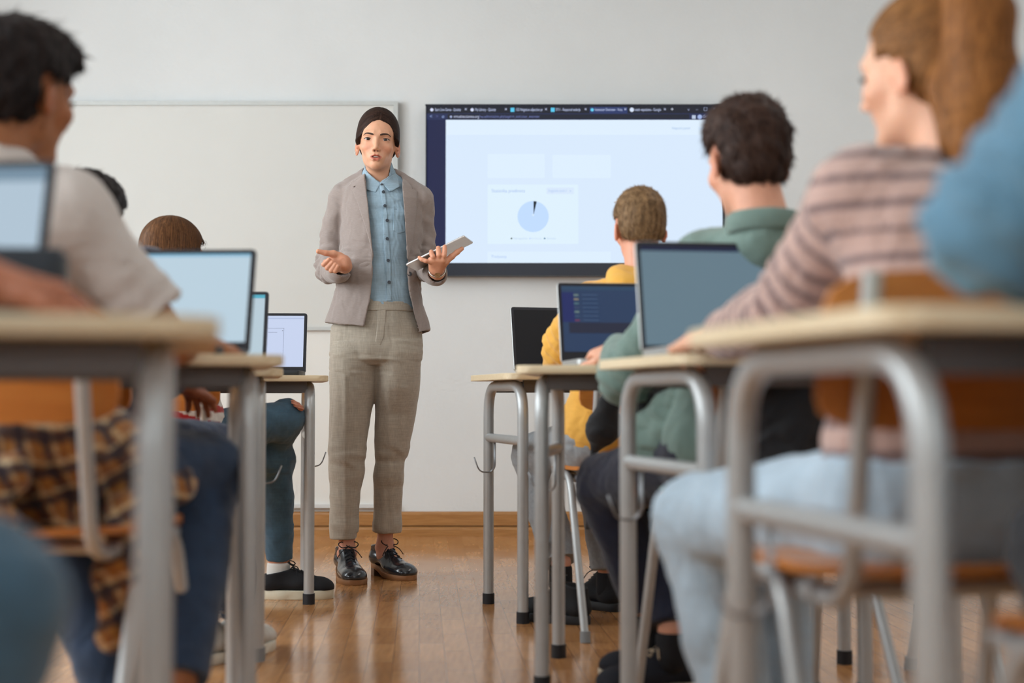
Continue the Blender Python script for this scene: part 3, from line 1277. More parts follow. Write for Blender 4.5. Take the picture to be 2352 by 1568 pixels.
def hair_mesh(name, parent, sdf, h, flow, cols, n=1500, length=0.03, lift=0.15, width=0.0012, segs=4, jit=0.25, region=None, seed=1,
              disp=None, curl=0.0, hug=None):
    """a shaped mass of hair plus loose strand ribbons on it, one mesh"""
    rs = np.random.RandomState(seed)
    V, F = sdf.mesh(h)
    N = vnormals(V, F)
    if disp is not None:
        V = V + N * disp(V, N)[:, None]
        N = vnormals(V, F)
    ca, cb = A3(L(cols[0])), A3(L(cols[1]))
    w = 0.5 + 0.5 * wob(V * [1, 1, 0.35], 0.022, seed, 3)
    C = ca * (1 - w[:, None]) + cb * w[:, None]
    VV, FF, CC = [V], [F], [C]
    pool = np.arange(len(V)) if region is None else np.nonzero(region(V))[0]
    if n and len(pool):
        pick = rs.choice(pool, n)
        p = V[pick] + rs.normal(size=(n, 3)) * h * 0.4
        nn = N[pick]
        d = flow(p)
        d = d - nn * (d * nn).sum(1, keepdims=True)
        d /= np.maximum(np.linalg.norm(d, axis=1, keepdims=True), 1e-6)
        d = d + nn * lift + rs.normal(size=(n, 3)) * jit
        d /= np.linalg.norm(d, axis=1, keepdims=True)
        side = np.cross(d, nn)
        side /= np.maximum(np.linalg.norm(side, axis=1, keepdims=True), 1e-6)
        ln = length * rs.uniform(0.6, 1.3, (n, 1))
        bend = -nn * lift * 0.8 + rs.normal(size=(n, 3)) * curl
        rows = []
        if hug is not None:
            # combed flat: every strand follows the surface of the mass
            cur, dr, st = p.copy(), d.copy(), ln / segs
            e = 0.0012
            for k in range(segs + 1):
                g = np.stack([sdf.val((cur + e * np.eye(3)[a])[:, None])[:, 0] - sdf.val((cur - e * np.eye(3)[a])[:, None])[:, 0] for a in range(3)], 1)
                g /= np.maximum(np.linalg.norm(g, axis=1, keepdims=True), 1e-9)
                dist = np.clip(sdf.val(cur[:, None])[:, 0], -0.01, 0.01)
                cur = cur - g * (dist - hug)[:, None]
                f2 = flow(cur)
                f2 /= np.maximum(np.linalg.norm(f2, axis=1, keepdims=True), 1e-9)
                dr = 0.6 * dr + 0.4 * f2
                dr = dr - g * (dr * g).sum(1, keepdims=True)
                dr /= np.maximum(np.linalg.norm(dr, axis=1, keepdims=True), 1e-9)
                sdv = np.cross(dr, g)
                wd = width * (1 - k / segs * 0.85)
                rows.append(cur + sdv * wd)
                rows.append(cur - sdv * wd)
                cur = cur + dr * st
        for k in (range(segs + 1) if hug is None else ()):
            t = k / segs
            c = p - nn * 0.001 + d * ln * t + bend * ln * t * t
            wd = width * (1 - t * 0.85)
            rows.append(c + side * wd)
            rows.append(c - side * wd)
        SV = np.stack(rows, 1).reshape(-1, 3)
        m = 2 * (segs + 1)
        base = (np.arange(n) * m)[:, None, None]
        q = np.array([[2 * k, 2 * k + 1, 2 * k + 3, 2 * k + 2] for k in range(segs)])[None]
        SF = (base + q).reshape(-1, 4) + len(V)
        tw = rs.uniform(0, 1.15, (n, 1))
        SC = np.repeat(ca * (1 - tw) + cb * tw, m, axis=0)
        VV.append(SV)
        FF.append(SF)
        CC.append(SC)
    V, F, C = np.concatenate(VV), np.concatenate(FF), np.concatenate(CC)
    me = vf_mesh(name, V - np.array(parent_loc(parent)), F)
    set_cols(me, np.clip(C, 0, 1))
    return link(name, me, M_HAIR, parent)


# ------------------------------------------------------------------ hands
def hand_sdf(sd, wrist, fd, nrm, side, s=1.0, curl=0.5, spread=0.10, thumb=0.7):
    """wrist, finger direction, palm normal (the way the palm faces), side: direction of the thumb; five separate fingers"""
    y = A3(fd) / np.linalg.norm(fd)
    n = A3(nrm) - y * (A3(nrm) @ y)
    n /= np.linalg.norm(n)
    x = A3(side) - y * (A3(side) @ y) - n * (A3(side) @ n)
    x /= np.linalg.norm(x)
    W = A3(wrist)
    T = lambda a, b, c: W + (x * a + y * b + n * c) * s
    sd.cone(T(0, -0.02, 0), T(0, 0.02, 0), 0.024 * s, 0.026 * s, 0.02, flat=(n, 0.68))
    for q in (-0.026, -0.009, 0.009, 0.026):
        sd.cone(T(q * 0.55, 0.018, 0), T(q, 0.082, 0.0), 0.0145 * s, 0.0115 * s, 0.014)
    sd.ell(T(0.02, 0.035, 0.006), A3((0.016, 0.028, 0.014)) * s, np.stack([x, y, n], 1), 0.016)
    fl = [0.066, 0.080, 0.076, 0.060]
    for i, q in enumerate((0.0285, 0.0098, -0.0090, -0.0270)):
        ang = (1.5 - i) * spread
        p = T(q, 0.083, 0)
        tot, segl = 0.0, [0.45, 0.31, 0.24]
        pts, rs_ = [p], [0.0100 * s]
        cu = curl * (0.8 + 0.12 * i)
        for j in range(3):
            tot += cu * (0.7, 0.75, 0.5)[j]
            dr = (y * math.cos(tot) + n * math.sin(tot)) * math.cos(ang) + x * math.sin(ang)
            p = p + dr * fl[i] * segl[j] * s
            pts.append(p)
            rs_.append((0.0092, 0.0086, 0.0074)[j] * s)
        sd.chain(pts, rs_, 0.003)
    pts = [T(0.016, 0.02, 0.004), T(0.040, 0.046, 0.012), T(0.040 + 0.022 * thumb, 0.072, 0.018), T(0.040 + 0.030 * thumb, 0.098, 0.022)]
    sd.chain(pts, [0.015 * s, 0.0125 * s, 0.0105 * s, 0.0085 * s], 0.006)


# ------------------------------------------------------------------ shoes
def drop_toe(V, L_, hh):
    V = np.asarray(V, dtype=float)
    V[:, 2] -= hh * sstep(V[:, 0], 0.26 * L_, 0.58 * L_)
    return V


def make_shoe(parent, heel, yaw, L_=0.26, W_=0.095, upper=(24, 26, 32), sole=(225, 220, 205), sole_h=0.026, heel_h=0.0, kind='sneaker',
              lace=(235, 232, 225), collar=0.085, toe_up=0.0, shade=None, h=0.0035):
    """heel: floor point under the heel's back; yaw: toe direction (0 = +x)"""
    w = bpy.data.objects.new('shoe', None)
    COL.objects.link(w)
    w.parent = parent
    lp = A3(heel) - np.array(parent_loc(parent))
    w.location = tuple(lp)
    R = Matrix.Rotation(yaw, 3, 'Z') @ Matrix.Rotation(-toe_up, 3, 'Y')
    w.rotation_euler = R.to_euler()
    N = 28
    out = []
    for i in range(N):
        a = 2 * PI * i / N
        x, y = math.cos(a), math.sin(a)
        t = (x + 1) / 2
        half = W_ / 2 * (0.70 + 0.42 * sstep(np.array([t]), 0.1, 0.75)[0] - 0.12 * max(0, t - 0.8) / 0.2)
        xx = L_ / 2 + math.copysign(abs(x) ** 0.72, x) * L_ / 2
        out.append((xx, math.copysign(abs(y) ** 0.8, y) * half * (1 + 0.02 * y)))
    z0 = heel_h
    M_UP = shade or mat('shoe_upper', upper, 0.85, noise=(60, 0.1))
    mb = MB().slab(out, z0, z0 + sole_h, 0.002)
    mb.V = drop_toe(mb.V, L_, heel_h)
    mb.build('sole', mat('shoe_sole', sole, 0.6, noise=(25, 0.05)), w, angle=0.7)
    if heel_h:
        ho = [(p[0], p[1]) for p in out if p[0] < L_ * 0.30]
        ho = sorted(ho, key=lambda p: math.atan2(p[1], p[0] - L_ * 0.17))
        MB().slab(ho, 0, z0 + 0.003, 0.001).build('heel', mat('shoe_heel', (96, 68, 50), 0.5, noise=(30, 0.08)), w, angle=0.7)
    zb_ = z0 + sole_h
    sd = Sdf()
    sd.cone((L_ * 0.14, 0, zb_ + 0.022), (L_ * 0.80, 0, zb_ + 0.014), W_ * 0.34, W_ * 0.40, 0.01, flat=((0, 0, 1), 0.72))
    sd.cone((L_ * 0.55, 0, zb_ + 0.018), (L_ * 0.84, 0, zb_ + 0.006), W_ * 0.44, W_ * 0.43, 0.02, flat=((0, 0, 1), 0.60))
    sd.cone((L_ * 0.16, 0, zb_ + 0.02), (L_ * 0.19, 0, zb_ + collar), W_ * 0.36, W_ * 0.36, 0.02)
    sd.cone((L_ * 0.26, 0, zb_ + collar * 0.86), (L_ * 0.62, 0, zb_ + 0.026), W_ * 0.30, W_ * 0.28, 0.02)
    sd.plane((0, 0, zb_ - 0.001), (0, 0, -1))
    sd.plane((L_ * 0.2, 0, zb_ + collar * (0.86)), (-0.18, 0, 1))
    sd.ell((L_ * 0.19, 0, zb_ + collar + 0.006), (W_ * 0.37, W_ * 0.28, 0.034), None, 0.004, '-')
    V, F = sd.mesh(h)
    V = drop_toe(V, L_, heel_h)
    me = vf_mesh('upper', V, F)
    link('upper', me, M_UP, w)
    if lace is not None:
        lb = MB()
        for i in range(4):
            t = i / 3
            x = L_ * (0.44 + 0.18 * t)
            z = zb_ + collar * 0.86 + (0.026 - collar * 0.86) * ((x - L_ * 0.26) / (L_ * 0.36)) + W_ * 0.30 + 0.002
            for q in (-1, 1):
                lb.tube([(x - 0.006, -q * 0.017, z - 0.004), (x, 0, z + 0.001), (x + 0.008, q * 0.017, z - 0.007)], 0.0022, 6)
        x, z = L_ * 0.43, zb_ + collar * 0.86 + (0.026 - collar * 0.86) * (0.12 / 0.36) + W_ * 0.30 + 0.004
        for q in (-1, 1):
            lb.tube([(x, 0, z), (x - 0.014, q * 0.022, z + 0.014), (x + 0.000, q * 0.040, z + 0.010), (x + 0.012, q * 0.026, z + 0.002), (x, 0, z)],
                    0.0019, 6, fillet=0.012, fseg=4)
            lb.tube([(x, 0, z), (x + 0.018, q * 0.030, z - 0.008), (x + 0.022, q * 0.046, z - 0.030)], 0.0017, 6, fillet=0.015)
        lb.V = drop_toe(lb.V, L_, heel_h)
        lb.build('lace', mat('shoe_lace', lace, 0.8), w, smooth=True)
    return w
# ------------------------------------------------------------------ the teacher
TY = 5.28


def XZ(px, py, y=TY):
    p = P(px, py, y)
    return p[0], p[2]


def prof(rows, y=TY):
    """rows of (pixel y, left x, right x, depth) -> ascending loft arrays"""
    r = sorted([(XZ(0, a[0], y)[1], XZ(a[1], a[0], y)[0], XZ(a[2], a[0], y)[0], a[3], a[4] if len(a) > 4 else y) for a in rows])
    zs = [q[0] for q in r]
    return zs, [(q[1] + q[2]) / 2 for q in r], [q[4] for q in r], [(q[2] - q[1]) / 2 for q in r], [q[3] for q in r]


teacher = empty('person', (P(860, 900, 5.28)[0], 5.28, 0), 0,
                'woman teacher standing in a taupe blazer and pale blue shirt, gesturing with one open hand', 'person')

HC = P(867.5, 327, 5.235)
HR = basis((0.05, -1, -0.045), roll=0.045)
body = Sdf()
HT = head_sdf(body, HC, HR, 1.0, fem=True, fine=True)
# neck
body.cone(HC + A3((0, 0.022, -0.06)), P(870, 425, 5.29), 0.045, 0.051, 0.03)
body.ell(HT((0, -0.012, 0.040)), (0.0715, 0.090, 0.074), HR, 0.01)
body.cone(P(845, 410, 5.31), P(802, 442, 5.29), 0.018, 0.028, 0.03)
body.cone(P(897, 410, 5.31), P(938, 442, 5.29), 0.018, 0.028, 0.03)
body.loft(*prof([(430, 828, 916, .05), (450, 808, 946, .068), (500, 795, 958, .092), (560, 795, 955, .09), (620, 798, 945, .082),
                 (680, 790, 950, .088), (750, 772, 958, .10), (800, 775, 952, .095), (828, 795, 932, .06)]), k=0.02)
SHL, ELL, WRL = P(788, 462, 5.305), P(758, 618, 5.31), P(792, 611, 5.05)
SHR, ELR, WRR = P(967, 462, 5.31), P(976, 622, 5.31), P(1005, 626, 5.02)
for a, b, c in ((SHL, ELL, WRL), (SHR, ELR, WRR)):
    body.cone(a, b, 0.030, 0.027, 0.003)
    body.cone(b, c, 0.027, 0.024, 0.006)
# legs
ANL, ANR = P(797, 1262, 5.27), P(884, 1248, 5.36)
body.cone(P(814, 850, 5.28), P(798, 1080, 5.26), 0.068, 0.042, 0.02)
body.cone(P(798, 1080, 5.26), ANL, 0.042, 0.029, 0.02)
body.cone(P(908, 850, 5.29), P(892, 1080, 5.33), 0.068, 0.042, 0.02)
body.cone(P(892, 1080, 5.33), ANR, 0.042, 0.028, 0.02)
for an, d in ((ANL, (0.015, -0.06, -0.062)), (ANR, (0.045, -0.045, -0.062))):
    body.cone(an, an + A3((0, 0.005, -0.05)), 0.029, 0.029, 0.015)
    body.cone(an + A3((0, 0, -0.04)), an + A3(d), 0.026, 0.020, 0.02)
    body.ell(an + A3((-0.026, 0, -0.015)), (0.011, 0.013, 0.013), None, 0.012)
    body.ell(an + A3((0.026, 0, -0.010)), (0.011, 0.013, 0.013), None, 0.012)
# open right hand (to the viewer's left): palm up and toward the class, fingers curled, thumb out
Yh = 4.985
q = lambda x, y, dy=0.0: P(x, y, Yh + dy)
body.cone(WRL, q(787, 603, 0.02), 0.0235, 0.024, 0.012)
body.cone(q(790, 599, 0.02), q(768, 593, 0.0), 0.0200, 0.0165, 0.014)
body.cone(q(791, 606, 0.02), q(766, 603, -0.005), 0.0215, 0.0150, 0.014)
body.cone(q(791, 611, 0.02), q(776, 613, -0.005), 0.0200, 0.0150, 0.014)
body.ell(q(786, 594, -0.004), (0.018, 0.016, 0.014), None, 0.012)
body.ell(q(794, 606, 0.0), (0.013, 0.018, 0.022), None, 0.012)
body.chain([q(781, 589, 0.0), q(766, 583, -0.015), q(748, 581, -0.028), q(731, 577, -0.038)], [0.0150, 0.0122, 0.0092, 0.0082], 0.006)
for p0, p1, p2, p3 in (((765, 596), (748, 602), (744, 607), (755, 596)), ((769, 604), (754, 611), (752, 615), (763, 602)),
                       ((773, 611), (762, 618), (761, 621), (770, 607)), ((780, 617), (770, 621), (770, 622), (776, 611))):
    body.chain([q(*p0, 0.0), q(*p1, -0.026), q(*p2, -0.040), q(*p3, -0.046)], [0.0100, 0.0096, 0.0090, 0.0074], 0.0025)
# left hand (to the viewer's right) under the tablet: back of the hand toward the class
Yg = 4.935
g = lambda x, y, dy=0.0: P(x, y, Yg + dy)
body.cone(WRR, g(1004, 618, 0.04), 0.0235, 0.0235, 0.012)
for x0, x1 in ((1010, 1018), (1005, 1009), (1000, 999), (995, 990)):
    body.cone(g(x0, 615, 0.035), g(x1, 597, 0.0), 0.0150, 0.0115, 0.012)
fg = [[(1018, 598, 0), (1020, 586, -0.012), (1021, 576, -0.008), (1021.5, 566.5, 0.0)],
      [(1009, 598, 0), (1008, 585, -0.013), (1007, 577, -0.009), (1006.5, 569, 0.0)],
      [(999, 599, 0), (994.5, 589, -0.012), (991.5, 584, -0.009), (990.5, 577.5, 0.0)],
      [(990, 602, 0), (978, 599, -0.008), (969, 596, -0.006), (963, 591.5, 0.0)]]
for f, rr in zip(fg, (0.0088, 0.0090, 0.0086, 0.0074)):
    body.chain([g(*p) for p in f], [rr * 1.08, rr, rr * 0.96, rr * 0.86], 0.0025)
body.chain([g(1016, 610, 0.03), g(1024, 600, 0.012), g(1038, 589, 0.012), g(1050, 579, 0.022), g(1061, 571, 0.032)],
           [0.0150, 0.0125, 0.0098, 0.0088, 0.0074], 0.006)

SKIN_T = A3(L((224, 168, 136)))


def teacher_skin(V):
    C = np.tile(SKIN_T, (len(V), 1))
    l = (V - HC) @ HR
    x, y, z = l[:, 0], l[:, 1], l[:, 2]
    front = y > 0.055
    ax = np.abs(x)
    # lips
    zu = -0.0572 - 0.0075 * (ax / 0.0220) ** 1.3 + 0.0012 * np.clip(1 - ax / 0.006, 0, 1) * -1
    zl = -0.0795 + 0.0155 * (ax / 0.0235) ** 2
    m = sstep(zu + 0.0030 - z, 0, 0.0016) * sstep(z - zl, 0, 0.0016) * sstep(0.0222 - ax, 0, 0.002) * (y > 0.07)
    C = mixc(C, L((186, 92, 76)), m * 0.85)
    gap = np.exp(-((z + 0.0645) / 0.0026) ** 2) * sstep(0.018 - ax, 0, 0.003) * (y > 0.06)
    C = mixc(C, L((92, 40, 36)), gap * 0.85)
    # nostrils
    nm = np.exp(-(((ax - 0.0055) / 0.0032) ** 2 + ((z + 0.0435) / 0.0026) ** 2)) * (y > 0.09)
    C = mixc(C, L((84, 36, 28)), np.clip(nm * 1.5, 0, 1))
    # warmer cheeks and nose tip
    ck = np.exp(-(((ax - 0.036) / 0.020) ** 2 + ((z + 0.034) / 0.018) ** 2)) * front
    C = mixc(C, L((222, 142, 116)), ck * 0.45)
    ey = np.exp(-(((ax - 0.0315) / 0.019) ** 2 + ((z - 0.002) / 0.011) ** 2)) * front
    C = mixc(C, L((186, 126, 100)), ey * 0.45)
    ear = (ax > 0.070) & (np.abs(z + 0.015) < 0.04)
    C = mixc(C, L((214, 138, 112)), ear * 0.6)
    lo = V[:, 2] < 0.3
    C = mixc(C, L((206, 140, 122)), lo * 0.6)
    fing = (np.abs(V[:, 1] - 4.95) < 0.06) & (V[:, 2] > 1.0) & (V[:, 2] < 1.35)
    C = mixc(C, L((216, 146, 116)), fing * 0.6)
    return C


sdf_obj('body', body, 0.0021, M_SKIN, teacher, color=teacher_skin)

# eyes, brows, lashes, teeth, earrings
def local_mesh(name, V, F, m, smooth=True):
    W = np.array([HT(v) for v in V]) - np.array(teacher.location)
    return link(name, vf_mesh(name, W, F), m, teacher, smooth=smooth)


def eye(q):
    nu, nv = 30, 14
    V, F, C = [], [], []
    for j in range(nv + 1):
        for i in range(nu + 1):
            u, v = i / nu * 2 - 1, j / nv * 2 - 1
            x = q * 0.0315 + u * 0.0148
            zc = 0.0002 + q * 0.0 + 0.0012 * (u * q)
            hz = 0.0043 * (1 - abs(u) ** 2.2) + 0.0004
            z = zc + v * hz * (1.0 if v > 0 else 0.85)
            y = 0.0655 + 0.0142 * math.sqrt(max(0, 1 - (u * 0.0148 / 0.0152) ** 2 - ((z) / 0.0125) ** 2)) + 0.0011
            V.append((x, y, z))
            dx, dz = (u * 0.0148 + 0.0004 * q), z - 0.0008
            r = math.hypot(dx, dz)
            if r < 0.0026:
                c = L((10, 8, 8))
            elif r < 0.0066:
                c = L((44, 26, 20))
            else:
                c = L((176, 156, 146))
            if v > 0.72:
                c = L((40, 24, 20))
            C.append(c)
    for j in range(nv):
        for i in range(nu):
            a = j * (nu + 1) + i
            F.append((a, a + nu + 1, a + nu + 2, a + 1) if q else None)
    o = local_mesh('eye', V, F, mat('eye', attr=True, rough=0.12, spec=0.6))
    set_cols(o.data, C)
    # upper lash line
    mb = MB()
    pts = []
    for i in range(11):
        u = (i / 10 * 2 - 1) * 1.06
        z = 0.0004 + 0.0012 * u * q + 0.0046 * (1 - min(1, abs(u)) ** 2.2)
        y = 0.0655 + 0.0142 * math.sqrt(max(0, 1 - (u * 0.0148 / 0.0152) ** 2 - (z / 0.0125) ** 2)) + 0.0022
        pts.append(Vector(HT((q * 0.0315 + u * 0.0148, y, z))) - teacher.location)
    mb.tube(pts, 0.0012, 6)
    mb.build('eyelash', mat('lash', (30, 20, 18), 0.7), teacher, smooth=True)
    # brow: arched, thicker near the nose
    bp_ = []
    sk_ = []
    for i in range(13):
        t = i / 12
        x = q * (0.0120 + 0.0390 * t)
        z = 0.0160 + 0.0050 * math.sin(min(1, t / 0.66) * PI / 2) - 0.0060 * max(0, t - 0.72) / 0.28
        rr = 0.0031 * min(1, (t + 0.05) / 0.22) ** 0.6 * (1 - t) ** 0.6 + 0.0008
        # drop onto the face surface
        y = 0.13
        for _ in range(60):
            d = float(body.val(np.array([[HT((x, y, z))]]))[0, 0])
            if d < 0.0004:
                break
            y -= max(d * 0.7, 0.0003)
        bp_.append((x, y, z, rr))
    V, F = [], []
    for x, y, z, rr in bp_:
        for k in range(8):
            a = 2 * PI * k / 8
            V.append((x, y + math.cos(a) * 0.0013, z + math.sin(a) * rr))
    for i in range(12):
        for k in range(8):
            F.append((i * 8 + k, i * 8 + (k + 1) % 8, (i + 1) * 8 + (k + 1) % 8, (i + 1) * 8 + k))
    local_mesh('eyebrow', V, F, mat('brow_hair', (62, 42, 34), 0.9, noise=(400, 0.3)))


for q_ in (-1, 1):
    eye(q_)
V, F = [], []
for i in range(9):
    x = -0.0105 + 0.021 * i / 8
    for z in (-0.0585, -0.0650):
        V.append((x, 0.0865 - 22 * x * x, z))
for i in range(8):
    F.append((2 * i, 2 * i + 1, 2 * i + 3, 2 * i + 2))
local_mesh('teeth', V, F, mat('teeth', (222, 212, 198), 0.3))
M_STUD = mat('silver_stud', (210, 205, 200), 0.2, 1.0)
for q_ in (-1, 1):
    er = MB()
    for dz, rr in ((-0.044, 0.0022), (-0.038, 0.0015)):
        c = Vector(HT((q_ * 0.079, 0.002 - (dz + 0.044) * 0.8, dz))) - teacher.location
        er.tube([c - Vector((0, 0.002, 0)), c - Vector((0, 0.0045, 0))], rr, 8)
    er.build('earring', M_STUD, teacher, smooth=True)

# hair: smooth, parted, pulled back
hs = Sdf()
hs.ell(HT((0, -0.019, 0.040)), (0.0785, 0.099, 0.0930), HR, 0.0)
hs.ell(HT((0, -0.055, -0.01)), (0.068, 0.058, 0.062), HR, 0.03)
for q_ in (-1, 1):
    hs.ell(HT((q_ * 0.062, 0.012, 0.004)), (0.0165, 0.036, 0.036), HR, 0.02)
    hs.cone(HT((q_ * 0.072, 0.022, 0.0)), HT((q_ * 0.073, 0.010, -0.020)), 0.0058, 0.002, 0.010)
hs.cone(HT((0, -0.105, -0.03)), HT((0, -0.13, -0.05)), 0.026, 0.030, 0.02)
# face opening: a peaked hairline
def face_open(X):
    l = (X - HC.astype(np.float32)) @ HR.astype(np.float32)
    x, y, z = l[..., 0], l[..., 1], l[..., 2]
    top = np.interp(x, [-0.068, -0.060, -0.043, -0.012, 0.0, 0.02, 0.040, 0.060, 0.069], [-0.03, 0.030, 0.060, 0.0715, 0.0725, 0.066, 0.046, 0.014, -0.04])
    d = np.maximum(z - top, 0.010 + 0.12 * np.clip(z - 0.03, -0.05, 0.1) - y)
    return np.maximum(d, np.abs(x) - 0.0685)
hs.func(face_open, '-', 0.004)
hs.plane(HT((0, 0.02, -0.004)), HR @ A3((0, 0.55, -1)), 0.004)


def hair_flow(p):
    l = (p - HC) @ HR
    x = l[:, 0] + 0.006
    d = np.stack([np.sign(x) * 0.55, -0.75 * np.ones(len(x)), -0.55 - l[:, 2] * 2], 1)
    return d @ HR.T


def hair_disp(V, N):
    l = (V - HC) @ HR
    x = l[:, 0] + 0.006
    part = -0.0012 * np.exp(-(x / 0.0035) ** 2) * (l[:, 2] > 0.05) * (l[:, 1] > -0.05)
    ang = np.arctan2(l[:, 2] - 0.0, l[:, 0])
    gro = 0.0003 * np.sin(ang * 60 + 3 * wob(V, 0.06, 3))
    return part + gro


hair_mesh('hair', teacher, hs, 0.0020, hair_flow, ((26, 17, 16), (66, 44, 34)), n=6500, length=0.055, lift=0.0, width=0.0008, segs=6, jit=0.05,
          disp=hair_disp, seed=4, hug=0.0006)

# ---- shirt
M_SHIRT = mat('light_blue_chambray', (150, 174, 190), 0.85, noise=(70, 0.05), weave=(420, 0.07), sheen=0.2)
shirt = Sdf()
shirt.loft(*prof([(414, 842, 900, .055), (428, 815, 935, .070), (450, 795, 962, .088), (500, 792, 962, .106), (540, 792, 960, .108),
                  (600, 798, 950, .096), (640, 800, 948, .092), (700, 788, 954, .098), (712, 786, 956, .098)]), k=0.0)
shirt.cone(P(870, 388, 5.272), P(870, 425, 5.285), 0.0535, 0.064, 0.01)
shirt.cone(P(845, 412, 5.31), P(805, 440, 5.29), 0.033, 0.041, 0.03)
shirt.cone(P(897, 412, 5.31), P(938, 440, 5.29), 0.033, 0.041, 0.03)
shirt_full = Sdf()
shirt_full.p = list(shirt.p)
shirt.cone(HC + A3((0, 0.022, -0.06)), P(870, 432, 5.285), 0.0475, 0.0500, 0.0, '-')
nk = P(870, 412, 5.21)
shirt.poly([XZ(a, b, 5.2) for a, b in ((832, 370), (840, 390), (873, 420), (901, 390), (910, 370))], 4.9, 5.245, '-', 0.002)


def shirt_folds(V, N):
    z = V[:, 2]
    w = 0.0050 * wob(V * [1.6, 1, 0.5], 0.11, 8, 3)
    w += 0.0022 * np.sin(V[:, 0] * 60 + 2 * np.sin(z * 17)) * sstep(z, 1.05, 1.0) * 1.0
    w += 0.0042 * wob(V * [0.5, 1, 2.2], 0.09, 18, 2) * sstep(z, 1.25, 1.38)
    return w * (V[:, 1] < 5.26)


sdf_obj('shirt', shirt, 0.0028, M_SHIRT, teacher, disp=shirt_folds)


def patch(name, base, g, poly_px, m, y0=4.9, y1=5.27, h=0.003, yp=5.17, parent=teacher, extra=None, disp=None, inner=None):
    """cloth piece: the part of base, grown by g, inside a pixel outline"""
    s = base.grown(g)
    s.poly([XZ(a, b, yp) for a, b in poly_px], y0, y1, '&', 0.0015)
    if inner is not None:
        s.sub(base.grown(inner), '-', 0)
    if extra:
        extra(s)
    return sdf_obj(name, s, h, m, parent, disp=disp)


# collar leaves, placket, pocket, buttons
patch('collar', shirt_full, 0.0075, [(835, 388), (843, 392), (872, 418), (862, 440), (840, 433), (834, 414)], M_SHIRT, inner=-0.004, h=0.0023)
patch('collar', shirt_full, 0.0075, [(903, 388), (897, 394), (876, 418), (893, 437), (900, 436), (916, 424), (910, 400)], M_SHIRT, inner=-0.004, h=0.0023)
patch('placket', shirt_full, 0.0042, [(872, 420), (880, 420), (888, 470), (892, 540), (897, 600), (899, 690), (887, 690), (884, 600), (881, 520), (875, 450)],
      M_SHIRT, inner=-0.004, h=0.0025, disp=shirt_folds)
patch('chest_pocket', shirt_full, 0.0030, [(902, 470), (928, 474), (930, 530), (915, 535), (903, 528)], M_SHIRT, inner=-0.004, h=0.0025,
      disp=shirt_folds)
M_BTN = mat('dark_shirt_button', (42, 48, 58), 0.3)


def on_front(base, px, py, lift=0.0, yp=5.17):
    x, z = XZ(px, py, yp)
    y = 4.95
    for _ in range(400):
        d = float(base.val(np.array([[[x, y, z]]]))[0, 0])
        if d < 0.0006:
            break
        y += min(max(d * 0.6, 0.0008), 0.01)
    return Vector((x, y - lift, z))


for px_, py_ in ((875.5, 422), (880, 439), (884, 472), (889.5, 506), (889.5, 548), (891, 597), (893, 647)):
    c = on_front(shirt_full, px_, py_, 0.0070) - teacher.location
    b = MB().tube([c + Vector((0, 0.003, 0)), c - Vector((0, 0.0022, 0))], 0.0060, 14)
    b.tube([c - Vector((0, 0.0018, 0)), c - Vector((0, 0.0034, 0))], 0.0026, 8)
    b.build('button', M_BTN, teacher, angle=0.6)

# ---- trousers
M_TROU = mat('beige_grey_wool', (172, 161, 146), 0.85, noise=(60, 0.04), weave=(330, 0.10), sheen=0.25)
tr = Sdf()
tr.loft(*prof([(688, 792, 950, .095), (715, 785, 955, .102), (750, 760, 968, .112), (800, 757, 970, .116), (826, 758, 969, .112),
               (838, 775, 950, .09)]), k=0.0)
tr.loft(*prof([(785, 762, 884, .105, 5.28), (810, 757, 880, .111, 5.28), (850, 757, 872, .107, 5.278), (892, 757, 865, .100, 5.275), (950, 757, 853, .082, 5.265), (1010, 757, 844, .074, 5.258),
               (1080, 757, 836, .066, 5.26), (1150, 757, 830, .060, 5.265), (1200, 757, 825, .058, 5.27), (1236, 758, 822, .058, 5.272)]), k=0.003)
tr.loft(*prof([(785, 850, 965, .105, 5.282), (810, 854, 970, .111, 5.282), (850, 860, 966, .107, 5.285), (892, 862, 963, .100, 5.29), (950, 860, 954, .082, 5.31), (1010, 858, 942, .074, 5.315),
               (1080, 858, 928, .066, 5.33), (1150, 855, 922, .060, 5.345), (1200, 852, 918, .058, 5.352), (1226, 851, 918, .058, 5.355)]), k=0.014)
tr_full = Sdf()
tr_full.p = list(tr.p)
zl = XZ(0, 1232)[1]
tr.plane(P(790, 1233, 5.2), (-0.03, 0, -1)) if False else None
# hollow hems
tr.cone(P(789, 1200, 5.272), P(790, 1250, 5.272), 0.039, 0.039, 0.0, '-')
tr.cone(P(884, 1185, 5.352), P(884, 1240, 5.355), 0.039, 0.039, 0.0, '-')
tr.box(P(884, 1236, 5.36), (0.1, 0.15, 0.022), np.array(Matrix.Rotation(0.10, 3, 'Y')), 0, 0, '-')


def trou_folds(V, N):
    x, y, z = V[:, 0], V[:, 1], V[:, 2]
    w = 0.0035 * wob(V * [1.4, 1, 0.45], 0.16, 21, 3)
    # drag lines round the knees and break above the hems
    kn = np.exp(-((z - 0.42) / 0.10) ** 2)
    w += kn * 0.0075 * wob(V * [0.55, 0.6, 1.5], 0.16, 5, 2)
    an = np.exp(-((z - 0.22) / 0.09) ** 2)
    w += an * 0.005 * wob(V * [0.6, 0.6, 1.3], 0.13, 9, 2)
    hp = np.exp(-((z - 0.80) / 0.08) ** 2)
    w += hp * 0.0045 * wob(V * [0.5, 0.6, 1.6], 0.14, 13, 2)
    # pressed crease down the front of each leg
    for cx, s_ in ((P(800, 1000, 5.27)[0], 1), (P(898, 1000, 5.3)[0], 1)):
        w += 0.0035 * np.exp(-((x - cx) / 0.010) ** 2) * (y < 5.27) * (z < 0.75)
    return w * sstep(z, 0.135, 0.20)


